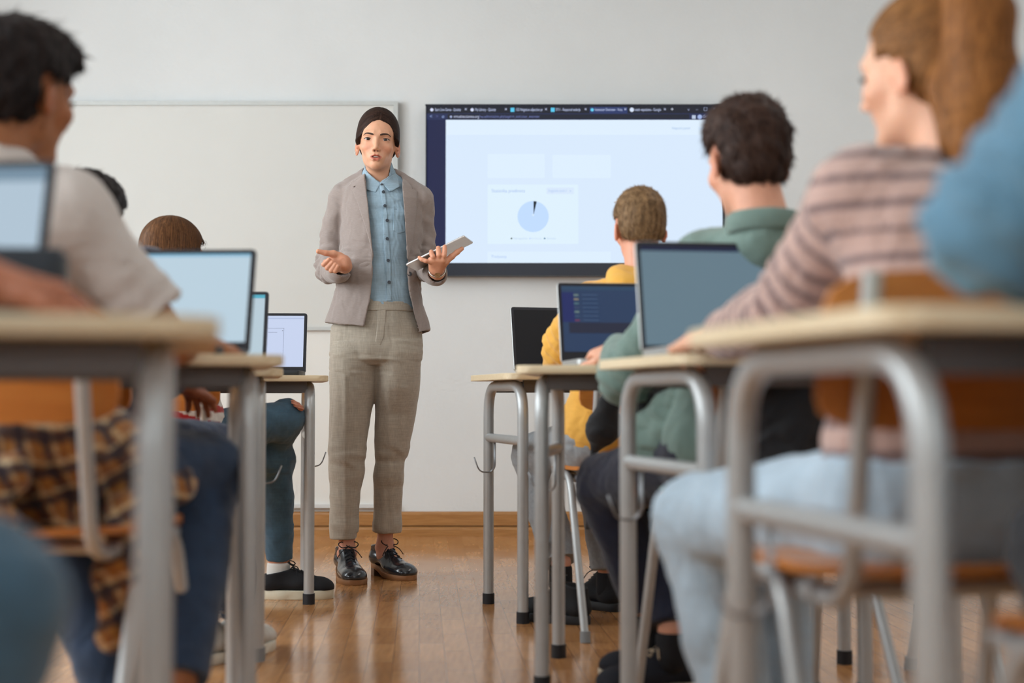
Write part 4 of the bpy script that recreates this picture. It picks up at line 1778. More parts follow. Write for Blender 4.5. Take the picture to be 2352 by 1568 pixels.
sdf_obj('trousers', tr, 0.0042, M_TROU, teacher, disp=trou_folds)
patch('waistband', tr_full, 0.0024, [(780, 690), (960, 690), (960, 712), (780, 712)], M_TROU, inner=-0.006, y1=5.27, h=0.003)
patch('fly', tr_full, 0.0012, [(866, 708), (887, 708), (886, 740), (882, 775), (875, 793), (862, 786), (865, 755)], M_TROU, inner=-0.006, h=0.003)

# ---- blazer
M_BLZ = mat('heathered_taupe_blazer', (152, 138, 132), 0.9, noise=(240, 0.09), stretch=(0.35, 0.35, 3.2), sheen=0.35)
bz_ = Sdf()
bz_.loft(*prof([(398, 838, 905, .072), (408, 826, 915, .080), (420, 806, 935, .088), (434, 786, 955, .098), (460, 782, 972, .112),
                (500, 783, 973, .124), (540, 782, 973, .126), (580, 779, 968, .120), (620, 777, 965, .115), (660, 772, 966, .116),
                (700, 760, 974, .124), (735, 748, 983, .130), (768, 739, 990, .134)]), k=0.0)
bz_.cone(P(842, 412, 5.31), P(792, 452, 5.295), 0.044, 0.054, 0.02)
bz_.cone(P(900, 412, 5.31), P(960, 455, 5.295), 0.044, 0.054, 0.02)
blz_torso = Sdf()
blz_torso.p = list(bz_.p)
bz_.cone(P(787, 458, 5.29), P(763, 535, 5.305), 0.050, 0.043, 0.012)
bz_.cone(P(763, 535, 5.305), P(757, 617, 5.31), 0.043, 0.050, 0.005)
bz_.cone(P(757, 619, 5.31), P(777, 621, 5.10), 0.050, 0.043, 0.005)
bz_.cone(P(966, 462, 5.29), P(975, 535, 5.31), 0.050, 0.040, 0.012)
bz_.cone(P(975, 535, 5.31), P(977, 612, 5.315), 0.040, 0.046, 0.005)
bz_.cone(P(977, 614, 5.31), P(1002, 631, 5.085), 0.047, 0.040, 0.005)
# cut the cuffs square and hollow them
bz_.cone(P(788, 613, 5.12), P(788, 609, 4.98), 0.034, 0.036, 0.0, '-')
bz_.cone(P(1003, 629, 5.10), P(1006, 628, 4.96), 0.030, 0.033, 0.0, '-')
# front opening, back neck opening, hem line
opening = [XZ(a, b, 5.17) for a, b in ((832, 380), (836, 405), (846, 470), (853, 540), (857, 590), (855, 640), (850, 690), (838, 742),
                                       (834, 775), (962, 775), (958, 752), (948, 712), (938, 660), (934, 610), (933, 560), (928, 480), (921, 410), (912, 380))]
bz_.poly(opening, 4.9, 5.275, '-', 0.003)
bz_.cone(HC + A3((0, 0.02, -0.03)), P(870, 425, 5.285), 0.057, 0.062, 0.004, '-')
hem = [XZ(a, b, 5.17) for a, b in ((700, 737), (742, 737), (790, 745), (835, 749), (850, 751), (940, 770), (962, 762), (990, 751), (1040, 748), (1040, 830), (700, 830))]
bz_.poly(hem, 4.9, 5.8, '-', 0.002)
inner_b = Sdf()
inner_b.p = list(blz_torso.p)
bz_.sub(inner_b.grown(-0.008), '-', 0)


def seg_w(V, a, b, s_):
    a, b = A3(a), A3(b)
    t = np.clip(((V - a) @ (b - a)) / ((b - a) @ (b - a)), 0, 1)
    return np.exp(-(np.linalg.norm(V - a - t[:, None] * (b - a), axis=1) / s_) ** 2)


def blz_folds(V, N):
    w = 0.0042 * wob(V * [1.3, 1, 0.7], 0.13, 31, 3)
    for e in (ELL, ELR):
        k = np.exp(-(np.linalg.norm(V - e, axis=1) / 0.085) ** 2)
        w += k * 0.0065 * np.sin((V[:, 2] - e[2]) * 150 + (V[:, 1] - e[1]) * 90 + 2 * wob(V, 0.09, 6, 2))
    for a, b in ((SHL, ELL), (SHR, ELR)):
        k = seg_w(V, a, b, 0.07)
        w += k * 0.0035 * np.sin((V[:, 2]) * 75 + V[:, 0] * 70 + 2.2 * wob(V, 0.12, 16, 2))
    wa = np.exp(-((V[:, 2] - XZ(0, 600)[1]) / 0.06) ** 2)
    w += wa * 0.0055 * wob(V * [0.5, 0.6, 1.8], 0.11, 26, 2)
    return w


sdf_obj('blazer', bz_, 0.0034, M_BLZ, teacher, disp=blz_folds)
bfull = Sdf()
bfull.p = list(blz_torso.p)
lapL = [(835, 402), (824, 408), (812, 421), (806, 428), (817, 424), (808, 434), (822, 470), (836, 510), (848, 550), (856, 588), (857.5, 585), (853, 540),
        (846, 470), (838, 420)]
lapR = [(921, 402), (932, 408), (940, 418), (948, 429), (937, 424), (955, 433), (955, 470), (951, 520), (944, 560), (935, 596), (933.5, 590), (933, 560),
        (928, 480), (923, 430)]
patch('lapel', bfull, 0.0065, lapL, M_BLZ, inner=-0.003, y1=5.285, h=0.0026)
patch('lapel', bfull, 0.0065, lapR, M_BLZ, inner=-0.003, y1=5.285, h=0.0026)
c = on_front(bfull, 939.5, 627, 0.003) - teacher.location
MB().tube([c + Vector((0, 0.004, 0)), c - Vector((0, 0.003, 0))], 0.0085, 16).build('blazer_button', mat('dark_blazer_button', (32, 26, 28), 0.35), teacher, angle=0.6)
# ---- watch on the wrist
wt = MB()
wc = A3(P(1004, 620.5, 4.985))
ax = A3(P(1004, 600, 4.94)) - A3(P(1005, 628, 5.03))
Bm = basis(ax, up=(1, 0, 0))
pts = []
for i in range(28):
    a = 2 * PI * i / 28
    pts.append(Vector(wc + Bm @ A3((math.cos(a) * 0.0265, 0, math.sin(a) * 0.0285))) - teacher.location)
wt.tube(pts, 0.0028, 8, closed=True)
wt.build('wristwatch_strap', mat('silver_watch_band', (205, 200, 190), 0.22, 1.0), teacher, smooth=True)
c = Vector(P(1005, 630, 4.965)) - teacher.location
MB().tube([c + Vector((0, 0.003, 0.001)), c + Vector((0, -0.003, -0.0035))], 0.0105, 20).build('wristwatch_case', mat('silver_watch_case', (210, 206, 198), 0.18, 1.0),
                                                                                      teacher, angle=0.7)

# ---- black leather lace-up shoes with tan soles
M_LEA = mat('black_polished_leather', (26, 32, 40), 0.22, 0.0, 0.6, coat=0.5, bump=(45, 0.10))
make_shoe(teacher, (P(787, 1330, 5.36)[0], 5.345, 0), math.radians(-72), 0.262, 0.100, sole=(150, 104, 66), sole_h=0.020, heel_h=0.026,
          lace=(16, 16, 20), collar=0.084, shade=M_LEA, h=0.003)
make_shoe(teacher, (P(858, 1300, 5.44)[0], 5.435, 0), math.radians(-52), 0.262, 0.098, sole=(150, 104, 66), sole_h=0.020, heel_h=0.026,
          lace=(16, 16, 20), collar=0.084, shade=M_LEA, h=0.003)

# ---- the tablet she holds
A1, A2 = P(930, 611, 4.955), P(1065, 544, 4.925)
B1, B2 = P(957, 622, 5.12), P(1092, 557, 5.09)
tc_ = (A1 + A2 + B1 + B2) / 4
ux = (A2 - A1) / np.linalg.norm(A2 - A1)
uy = (B1 - A1) - ux * ((B1 - A1) @ ux)
uy /= np.linalg.norm(uy)
uz = np.cross(ux, uy)
tab = bpy.data.objects.new('tablet', None)
COL.objects.link(tab)
tab.matrix_world = Matrix([[ux[0], uy[0], uz[0], tc_[0]], [ux[1], uy[1], uz[1], tc_[1]], [ux[2], uy[2], uz[2], tc_[2]], [0, 0, 0, 1]])
props(tab, 'thin silver tablet lying tilted on the teacher\'s spread fingers', 'tablet')
TWd = float(np.linalg.norm(A2 - A1))
MB().slab(rrect(TWd, 0.168, 0.009, 5), 0.0, 0.0065, 0.0012).build('shell', mat('silver_tablet_back', (214, 210, 208), 0.30, 0.6), tab, angle=0.6)
MB().slab(rrect(TWd - 0.004, 0.164, 0.008, 5), 0.0065, 0.0071).build('glass', mat('dark_tablet_glass', (20, 24, 30), 0.1), tab, angle=0.6)
# ------------------------------------------------------------------ seated students
def torso(sd, J, g, s=1.0, k=0.05, low=0.0):
    hl, hr, sl, sr, nk = [A3(J[q]) for q in ('hipL', 'hipR', 'shL', 'shR', 'neck')]
    hm, sm = (hl + hr) / 2, (sl + sr) / 2
    ax = sr - sl
    ax /= np.linalg.norm(ax)
    fw = np.cross((0, 0, 1), ax)
    up = sm - hm
    up /= np.linalg.norm(up)
    hx = (hr - hl) / np.linalg.norm(hr - hl)
    sd.cone(hl + hx * 0.01 - up * low, hr - hx * 0.01 - up * low, (0.098 + g) * s, (0.098 + g) * s, k)
    w = 0.055 * s
    for q in (-1, 1):
        sd.cone(hm + hx * q * 0.05 + up * 0.04, hm * 0.45 + sm * 0.55 + ax * q * w - up * 0.03, (0.092 + g) * s, (0.085 + g) * s, k)
        sd.cone(hm * 0.45 + sm * 0.55 + ax * q * w - up * 0.03, sm + ax * q * w * 1.25 - up * 0.085 * s, (0.085 + g) * s, (0.092 + g) * s, k)
        sh = sl if q < 0 else sr
        sd.cone(nk - up * 0.022, sh + up * 0.010 - ax * q * 0.02, (0.040 + g * 0.8) * s, (0.042 + g) * s, k * 0.6)
        sd.cone(sm + ax * q * w - up * 0.05, sh - up * 0.01, (0.07 + g) * s, (0.052 + g) * s, k * 0.8)
    return hm, sm, up, ax, fw


def arm(sd, a, b, c, r, g, k=0.02):
    sd.cone(a, b, r[0] + g, r[1] + g, k)
    sd.cone(b, c, r[1] + g, r[2] + g, 0.012)


HAIR_CUTS = {}


def hair_cap(c, R, s, kind):
    h = Sdf()
    T = lambda p: A3(c) + R @ (A3(p) * s)
    th = {'crop': 0.0, 'thick': 0.006, 'tousled': 0.006, 'long': 0.010, 'pony': 0.002}[kind]
    h.ell(T((0, -0.016, 0.035)), A3((0.079 + th * 0.7, 0.097 + th, 0.086 + th)) * s, R, 0.0)
    if kind != 'pony':
        h.ell(T((0, -0.048, -0.022)), A3((0.066 + th * 0.3, 0.054 + th * 0.3, 0.058)) * s, R, 0.03)
    else:
        h.ell(T((0, -0.045, -0.018)), A3((0.067, 0.056, 0.060)) * s, R, 0.03)
    if kind in ('thick', 'tousled'):
        h.ell(T((0, 0.035, 0.082)), A3((0.062, 0.062, 0.040)) * s, R, 0.03)
    if kind == 'thick':
        h.ell(T((0, 0.066, 0.062)), A3((0.056, 0.034, 0.030)) * s, R, 0.03)
    if kind == 'long':
        for q in (-1, 1):
            h.cone(T((q * 0.052, -0.035, 0.0)), T((q * 0.062, -0.045, -0.16)), 0.042 * s, 0.038 * s, 0.03)
            h.cone(T((q * 0.062, -0.045, -0.16)), T((q * 0.07, -0.06, -0.27)), 0.036 * s, 0.022 * s, 0.02)
        h.cone(T((0, -0.06, 0.0)), T((0, -0.075, -0.26)), 0.05 * s, 0.035 * s, 0.03)
    cc, RR = A3(c).astype(np.float32), A3(R).astype(np.float32)

    def open_face(X):
        l = ((X - cc) @ RR) / s
        x, y, z = l[..., 0], l[..., 1], l[..., 2]
        ax = np.abs(x)
        top = 0.066 - 0.02 * np.clip((ax - 0.035) / 0.03, 0, 1)
        d1 = np.maximum(z - top, 0.040 - y)              # brow and face
        d2 = np.maximum(z - 0.018, 0.006 - y)            # temple, cheek
        d3 = np.maximum(np.maximum(z - (0.006 if kind == 'pony' else 0.022), (-0.016 if kind == 'pony' else -0.030) - y), 0.062 - ax) if kind != 'long' else np.maximum(np.maximum(z - 0.004, -0.020 - y), 0.056 - x)
        return np.minimum(np.minimum(d1, d2), d3) * s
    h.func(open_face, '-', 0.008)
    if kind not in ('long',):
        zc = {'crop': -0.052, 'thick': -0.072, 'tousled': -0.080, 'pony': -0.084}[kind]
        h.plane(T((0, -0.06, zc)), R @ A3((0, 0.25, -1)), 0.006)
    return h, T


def student(label, J, s=1.0, hair=None, top=None, sleeves='long', trousers=None, skin=(205, 150, 120), shoes=None, face=(0, 1, 0),
            roll=0.0, hand=(0.6, 0.6), handn=None, top_color=None, extra=None, top_g=0.014, tr_g=0.010, thigh=0.078, h=0.0055, origin=None,
            fold=0.006, hands_dir=None, seed=1, neck_cut=0.052, hem_low=0.02, calf=(0.060, 0.044), rise=0.10, push=1.0, sock=None, arm_r=(0.047, 0.040, 0.027)):
    J = {k: A3(v) for k, v in J.items()}
    if push != 1.0:      # the upper body sits further from the class
        for k in J:
            if k[:2] not in ('kn', 'an'):
                J[k] = A3((J[k][0] * push, J[k][1] * push, CAM_H + (J[k][2] - CAM_H) * push))
    hm = (J['hipL'] + J['hipR']) / 2
    root = empty('person', (hm[0], hm[1], 0), 0, label, 'person', None)
    R = basis(face, roll=roll)
    HC_ = J['head']
    sd = Sdf()
    T = head_sdf(sd, HC_, R, s, fem=True)
    sd.cone(HC_ + R @ A3((0, -0.025, -0.05)) * s, J['neck'], 0.048 * s, 0.054 * s, 0.03)
    torso(sd, J, -0.012, s, k=0.03)
    for q in 'LR':
        arm(sd, J['sh' + q], J['el' + q], J['wr' + q], [r * s for r in arm_r], -0.002)
        fd = (J['hd' + q] - J['wr' + q]) if ('hd' + q) in J else (J['wr' + q] - J['el' + q])
        nr = A3((0, 0, -1)) if handn is None else A3(handn[q])
        sidev = np.cross(fd, nr) * (1 if q == 'L' else -1)
        hand_sdf(sd, J['wr' + q], fd, nr, sidev, s * 0.95, curl=hand[0 if q == 'L' else 1])
        sd.cone(J['hip' + q], J['kn' + q], thigh * s * 0.92, calf[0] * 0.85 * s, 0.02)
        sd.cone(J['kn' + q], J['an' + q], calf[0] * 0.85 * s, 0.032 * s, 0.015)
        sd.cone(J['an' + q], J['an' + q] + A3((0, 0, -0.045)), 0.032 * s, 0.032 * s, 0.01)
    base = A3(L(skin))

    def col(V):
        C = np.tile(base, (len(V), 1))
        l = (V - HC_) @ R / s
        ear = (np.abs(l[:, 0]) > 0.070) & (np.abs(l[:, 2] + 0.015) < 0.04)
        C = mixc(C, base * A3((0.98, 0.72, 0.66)), ear * 0.55)
        ck = np.exp(-(((np.abs(l[:, 0]) - 0.04) / 0.025) ** 2 + ((l[:, 2] + 0.03) / 0.025) ** 2)) * (l[:, 1] > 0.03)
        C = mixc(C, base * A3((1.0, 0.76, 0.70)), ck * 0.4)
        lip = np.exp(-(((l[:, 0]) / 0.022) ** 2 + ((l[:, 2] + 0.066) / 0.008) ** 2)) * (l[:, 1] > 0.06)
        C = mixc(C, base * A3((0.8, 0.45, 0.42)), lip * 0.8)
        return C
    sdf_obj('body', sd, h, M_SKIN, root, color=col)
    # eyes and lashes where a profile can show them
    for q in (-1, 1):
        c = T((q * 0.031, 0.078, 0.0))
        mb = MB()
        Vv, Ff = [], []
        for j in range(7):
            for i in range(12):
                th, ph = PI * j / 6, 2 * PI * i / 12
                p = A3(c) + R @ (A3((math.sin(th) * math.cos(ph) * 0.013, math.cos(th) * 0.006, math.sin(th) * math.sin(ph) * 0.005)) * s)
                Vv.append(p - np.array(root.location))
        for j in range(6):
            for i in range(12):
                Ff.append((j * 12 + i, j * 12 + (i + 1) % 12, (j + 1) * 12 + (i + 1) % 12, (j + 1) * 12 + i))
        link('eye', vf_mesh('eye', Vv, Ff), M_EYE, root)
    # top
    if top is not None:
        t = Sdf()
        _, sm, up, ax, fw = torso(t, J, top_g, s, low=-hem_low)
        lim = {'long': 1.0, 'short': 0.0}[sleeves]
        for q in 'LR':
            a, b, c = J['sh' + q], J['el' + q], J['wr' + q]
            if sleeves == 'long':
                arm(t, a, b, c * 0.96 + b * 0.04, [(arm_r[0] + 0.002) * s, (arm_r[1] + 0.002) * s, (arm_r[2] + 0.003) * s], top_g * 0.9)
            else:
                e = a * 0.22 + b * 0.78
                t.cone(a, e, 0.050 * s + top_g, 0.051 * s + top_g, 0.03)
                t.plane(e, (b - a), 0.0) if False else None
                t.box(e + (b - a) / np.linalg.norm(b - a) * 0.10, (0.12, 0.10, 0.12), basis(b - a, up=(1, 0, 0)), 0, 0, '-')
        nkd = HC_ - J['neck']
        t.cone(J['neck'] + nkd * 0.12, HC_, neck_cut * s, neck_cut * s * 0.95, 0.004, '-')
        t.ell(HC_ + R @ A3((0, 0.0, -0.01)), A3((0.1, 0.12, 0.11)) * s, R, 0.0, '-') if False else None
        # trouser side is cut at the hem
        seedv = seed

        def fold_fn(V, N):
            w = fold * wob(V * [1, 1, 1.2], 0.15, seedv, 3)
            for q in 'LR':
                k = np.exp(-(np.linalg.norm(V - J['el' + q], axis=1) / 0.09) ** 2)
                ad = (J['el' + q] - J['sh' + q])
                w += k * fold * 0.9 * np.sin((V @ (ad / np.linalg.norm(ad))) * 170 + wob(V, 0.1, 3, 2) * 2)
            return w
        sdf_obj('top', t, h, top, root, disp=fold_fn, color=(lambda V: top_color(V, J)) if top_color else None)
    if trousers is not None:
        t = Sdf()
        hl, hr = J['hipL'], J['hipR']
        hx = (hr - hl) / np.linalg.norm(hr - hl)
        t.cone(hl + hx * 0.01, hr - hx * 0.01, 0.104 * s + tr_g, 0.104 * s + tr_g, 0.03)
        up = A3((0, 0, 1))
        t.cone(hl + hx * .03 + up * .06, hr - hx * .03 + up * .06, 0.094 * s + tr_g, 0.094 * s + tr_g, 0.03)
        t.plane(hm + A3((0, 0, rise)), (0, 0, 1))
        for q in 'LR':
            a, b, c = J['hip' + q], J['kn' + q], J['an' + q]
            t.cone(a, b, thigh * s + tr_g, calf[0] * s + tr_g, 0.035)
            t.cone(b, c, calf[0] * s + tr_g, calf[1] * s + tr_g, 0.02)
            d = (c - b) / np.linalg.norm(c - b)
            t.box(c + d * 0.07, (0.085, 0.07, 0.085), basis(d, up=(1, 0, 0)), 0, 0, '-')

        def fold2(V, N):
            w = fold * 0.9 * wob(V, 0.14, seed + 50, 3)
            for q in 'LR':
                k = np.exp(-(np.linalg.norm(V - J['kn' + q], axis=1) / 0.10) ** 2)
                w += k * fold * 0.8 * wob(V * [.6, .6, 1.6], 0.09, seed + 60, 2)
            return w
        sdf_obj('trousers', t, h, trousers, root, disp=fold2)
    if sock:
        ms = mat('cotton_sock', sock, 0.9)
        for q in 'LR':
            t = Sdf().cone(J['an' + q] + A3((0, 0, -0.012)), J['an' + q] + A3((0, 0, -0.065)), 0.038 * s, 0.040 * s, 0.0)
            t.plane(J['an' + q] + A3((0, 0, -0.010)), (0, 0, 1))
            sdf_obj('sock', t, h, ms, root)
    if shoes:
        for (hx_, hy_, yaw, kw) in shoes:
            make_shoe(root, (hx_, hy_, kw.pop('z', 0.0)), math.radians(yaw), **kw)
    if hair:
        kind, cols, n, ln, lift, jit, wd = hair
        hsd, T2 = hair_cap(HC_, R, s, kind)
        if kind == 'pony':
            pass

        def flow(p):
            l = (p - HC_) @ R / s
            if kind in ('crop', 'thick', 'tousled'):
                d = np.stack([l[:, 0] * 2, np.where(l[:, 2] > 0.07, 0.9, -0.4), np.where(l[:, 2] > 0.07, 0.1, -1.0)], 1)
            elif kind == 'pony':
                d = A3((0.0, -0.11, 0.085)) - l
            else:
                d = np.stack([l[:, 0] * 1.5, -0.1 - 0 * l[:, 0], -1.0 + 0 * l[:, 0]], 1)
            return d @ R.T

        def hd(V, N):
            l = (V - HC_) @ R / s
            a = np.arctan2(l[:, 1] + 0.02, l[:, 0])
            if kind == 'long':
                return 0.0008 * np.sin(a * 30 + 2 * wob(V, 0.1, 5, 2))
            if kind == 'pony':
                b = np.arctan2(l[:, 0], l[:, 2] - 0.06)
                return 0.0014 * np.sin(b * 34 + 2 * wob(V, 0.08, 5, 2))
            return (0.0045 if kind != 'crop' else 0.0015) * wob(V, 0.035, seed + 7, 2)
        zlow = {'crop': -9, 'thick': -9, 'tousled': -9, 'long': -9, 'pony': -9}[kind]
        hair_mesh('hair', root, hsd, 0.004, flow, cols, n=n, length=ln, lift=lift, width=wd, jit=jit, seed=seed + 3, disp=hd, hug=0.001 if kind in ('long', 'pony') else None, segs=4)
    if extra:
        extra(root, J, R, T)
    return root


M_EYE = mat('student_eye', (60, 42, 34), 0.2)


def cloth(name, col, noise=(60, 0.06), weave=None, rough=0.9, sheen=0.2):
    return mat(name, col, rough, noise=noise, weave=weave, sheen=sheen)


M_JEAN = cloth('mid_blue_denim', (62, 92, 112), (26, 0.16), (240, 0.08))
M_JEAN_D = cloth('dark_blue_denim', (38, 56, 84), (22, 0.2), (240, 0.08))
M_JEAN_L = cloth('pale_blue_denim', (176, 196, 212), (16, 0.10), (240, 0.05))
M_JEAN_B = cloth('blue_denim', (38, 58, 84), (20, 0.22), (240, 0.08))
M_WHITE = cloth('off_white_cotton', (206, 196, 190), (20, 0.03))
M_GREEN = cloth('sage_green_cotton', (112, 134, 126), (24, 0.07), (260, 0.04))
M_YEL = cloth('yellow_sweatshirt_cotton', (230, 172, 74), (24, 0.06))
M_NAVY = cloth('navy_trouser_cotton', (15, 20, 42), (24, 0.12))
M_GREY = cloth('light_grey_jersey', (150, 154, 158), (90, 0.10))
M_CHARC = cloth('charcoal_trouser_cotton', (44, 50, 58), (24, 0.12))
M_DENS = cloth('washed_denim_shirt', (92, 132, 156), (14, 0.16), (240, 0.05))
M_ATTR = mat('knitted_stripes', attr=True, rough=0.9, sheen=0.3, noise=(120, 0.05))
M_BLACK = cloth('black_nylon', (20, 21, 26), (40, 0.2), rough=0.75)

EYEZ = (0, 0, 0)
# ---- boy in the white T-shirt
def plaid_wrap(root, J, R, T):
    s = Sdf()
    hm = (J['hipL'] + J['hipR']) / 2
    s.cone(J['hipL'] + A3((-.02, 0, .03)), J['hipR'] + A3((.02, 0, .03)), 0.135, 0.135, 0.03, flat=((0, 0, 1), 0.62))
    s.cone(J['hipL'] + A3((-.03, -0.07, -.04)), J['hipR'] + A3((.03, -0.07, -.05)), 0.060, 0.062, 0.03, flat=((0, 1, 0), 0.7))
    s.cone(J['hipL'] + A3((-.01, -0.16, -.01)), J['hipR'] + A3((-.01, -0.16, -.01)), 0.035, 0.035, 0.03, flat=((0, 1, 0), 0.7))
    s.cone(J['hipL'] + A3((0.0, -0.19, -.10)), J['hipR'] + A3((-.02, -0.19, -.09)), 0.062, 0.055, 0.03, flat=((0, 1, 0), 0.35))
    s.cone(J['hipL'] + A3((0.0, -0.225, -.15)), J['hipR'] + A3((-.01, -0.225, -.13)), 0.070, 0.062, 0.03, flat=((0, 1, 0), 0.35))
    # sleeves knotted at the hip and hanging
    k = J['hipR'] + A3((0.10, 0.06, -0.02))
    s.ell(k, (0.05, 0.05, 0.045), None, 0.03)
    s.chain([k, P(300, 1190, 2.22), P(278, 1330, 2.2), P(262, 1450, 2.18)], [0.040, 0.036, 0.034, 0.026], 0.02)
    s.chain([k, P(335, 1150, 2.28), P(315, 1340, 2.26), P(300, 1480, 2.24)], [0.036, 0.034, 0.032, 0.022], 0.02)
    s.chain([k, k + A3((0.06, 0.10, -0.01)), P(435, 1085, 2.52)], [0.038, 0.032, 0.022], 0.02)

    def fo(V, N):
        return 0.010 * wob(V * [1.4, 1.4, 1.0], 0.13, 77, 3) + 0.005 * np.sin(V[:, 0] * 90 + V[:, 2] * 40 + 2 * wob(V, 0.15, 12, 2))

    def pc(V):
        w = wob(V, 0.25, 31, 2) * 0.03
        u = V[:, 0] * 0.9 + V[:, 1] * 0.5 + 0.35 * V[:, 2] + w
        v = V[:, 2] * 0.95 - 0.25 * V[:, 0] + w
        C = np.tile(A3(L((168, 112, 44))), (len(V), 1))
        for c in (u, v):
            f = (c / 0.050) % 1.0
            C = mixc(C, L((36, 34, 50)), ((f < 0.34)).astype(float) * 0.85)
            C = mixc(C, L((206, 186, 150)), ((f > 0.40) & (f < 0.50)).astype(float) * 0.75)
            C = mixc(C, L((120, 62, 34)), ((f > 0.62) & (f < 0.72)).astype(float) * 0.6)
        return C
    sdf_obj('tied_plaid_shirt', s, 0.005, M_ATTR, root, disp=fo, color=pc)


ha = P(50, 214, 2.32)
student('boy in a white T-shirt with a plaid shirt tied round his waist, black hair',
        dict(head=ha, neck=ha + A3((-0.034, -0.052, -0.112)), shL=(-1.10, 2.26, 0.935), shR=P(158, 488, 2.30), elL=(-1.14, 2.46, 0.75), wrL=(-1.0, 2.66, 0.775),
             elR=P(384, 788, 2.38), wrR=P(470, 800, 2.56), hipL=(-0.93, 2.27, 0.555), hipR=(-0.74, 2.27, 0.555), knL=(-0.90, 2.70, 0.53),
             knR=P(470, 1085, 2.58), anL=(-0.68, 2.52, 0.11), anR=P(405, 1560, 2.36)),
        s=0.98, hair=('thick', ((16, 12, 13), (40, 30, 28)), 2200, 0.03, 0.12, 0.12, 0.0016), top=M_WHITE, sleeves='short', trousers=M_JEAN_B,
        skin=(160, 102, 64), face=(0.42, 0.90, -0.10), extra=plaid_wrap, top_g=0.014, seed=11, fold=0.006, arm_r=(0.050, 0.044, 0.028),
        thigh=0.088, shoes=[(-0.68, 2.45, 60, dict(upper=(30, 40, 70))), (-0.57, 2.28, 60, dict(upper=(30, 40, 70)))])

# ---- student whose forearm and knee come in at the edge
student('student cut by the picture edge, only a bare forearm and a jeans knee showing',
        dict(head=(-0.80, 0.98, 1.12), neck=(-0.80, 0.92, 0.96), shL=(-0.98, 0.92, 0.90), shR=(-0.64, 0.98, 0.90), elL=(-0.98, 1.16, 0.80), wrL=(-0.86, 1.40, 0.775),
             elR=(-0.745, 1.26, 0.785), wrR=(-0.545, 1.455, 0.782), hdR=(-0.40, 1.50, 0.762), hipL=(-0.79, 0.80, 0.55), hipR=(-0.62, 0.80, 0.55), knL=(-0.80, 1.18, 0.53),
             knR=(-0.405, 1.06, 0.505), anL=(-0.78, 1.15, 0.10), anR=(-0.46, 0.98, 0.10)),
        s=1.0, hair=('tousled', ((50, 34, 26), (84, 58, 44)), 600, 0.03, 0.25, 0.2, 0.0016), top=M_CHARC, sleeves='short', trousers=M_JEAN,
        skin=(174, 110, 82), face=(0.2, 1, -0.1), seed=21, hand=(0.5, 0.9), shoes=[(-0.80, 1.08, 90, dict()), (-0.48, 0.90, 80, dict())],
        arm_r=(0.047, 0.038, 0.029))

# ---- student half hidden behind the white T-shirt
hc_ = P(200, 516, 3.2)


def plaid_dark(V, J):
    C = np.tile(A3(L((58, 26, 38))), (len(V), 1))
    u, v = V[:, 0] + 0.2 * V[:, 1], V[:, 2]
    for c in (u, v):
        f = (c / 0.055) % 1.0
        C = mixc(C, L((26, 28, 58)), (f < 0.4).astype(float) * 0.7)
        C = mixc(C, L((120, 80, 90)), ((f > 0.5) & (f < 0.56)).astype(float) * 0.6)
    return C


student('dark-haired student mostly hidden behind the white T-shirt, wearing jeans and white sneakers',
        dict(head=hc_, neck=hc_ + A3((0, -0.035, -0.165)), shL=(-1.10, 3.14, 0.93), shR=(-0.80, 3.16, 0.93), elL=(-1.16, 3.34, 0.76), wrL=(-1.02, 3.58, 0.775),
             elR=(-0.82, 3.05, 0.745), wrR=P(392, 874, 3.20), hdR=P(440, 896, 3.26), hipL=(-1.04, 3.10, 0.555), hipR=(-0.86, 3.10, 0.555), knL=(-0.96, 3.55, 0.55),
             knR=P(490, 1035, 3.52), anL=(-0.78, 3.55, 0.12), anR=(-0.69, 3.66, 0.12)),
        s=0.97, hair=('thick', ((14, 11, 13), (34, 26, 26)), 900, 0.02, 0.08, 0.1, 0.0012), top=M_ATTR, sleeves='long', top_color=plaid_dark,
        trousers=M_JEAN_D, skin=(150, 88, 62), face=(0.2, 1, -0.1), seed=31,
        shoes=[(-0.715, 3.60, 78, dict(upper=(206, 204, 198))), (-0.80, 3.52, 70, dict(upper=(206, 204, 198)))])

# ---- girl with long brown hair
hd_ = P(402, 592, 4.08)


def red_white(V, J):
    C = np.tile(A3(L((222, 218, 214))), (len(V), 1))
    f = ((V[:, 2] + 0.3 * V[:, 0]) / 0.05) % 1.0
    return mixc(C, L((176, 34, 40)), (f < 0.42).astype(float) * (V[:, 2] < 0.66))


def ripped(root, J, R, T):
    """torn knee showing skin and threads"""
    for c, r_ in ((P(683, 930, 4.60), (0.026, 0.020, 0.009)),):
        s = Sdf()
        s.ell(c, r_, np.array(Matrix.Rotation(0.7, 3, 'Y')), 0)
        sdf_obj('torn_knee', s, 0.002, mat('bare_knee_skin', (196, 130, 104), 0.6, noise=(90, 0.25)), root,
                disp=lambda V, N: 0.0016 * np.sin(V[:, 2] * 900 + V[:, 0] * 300))


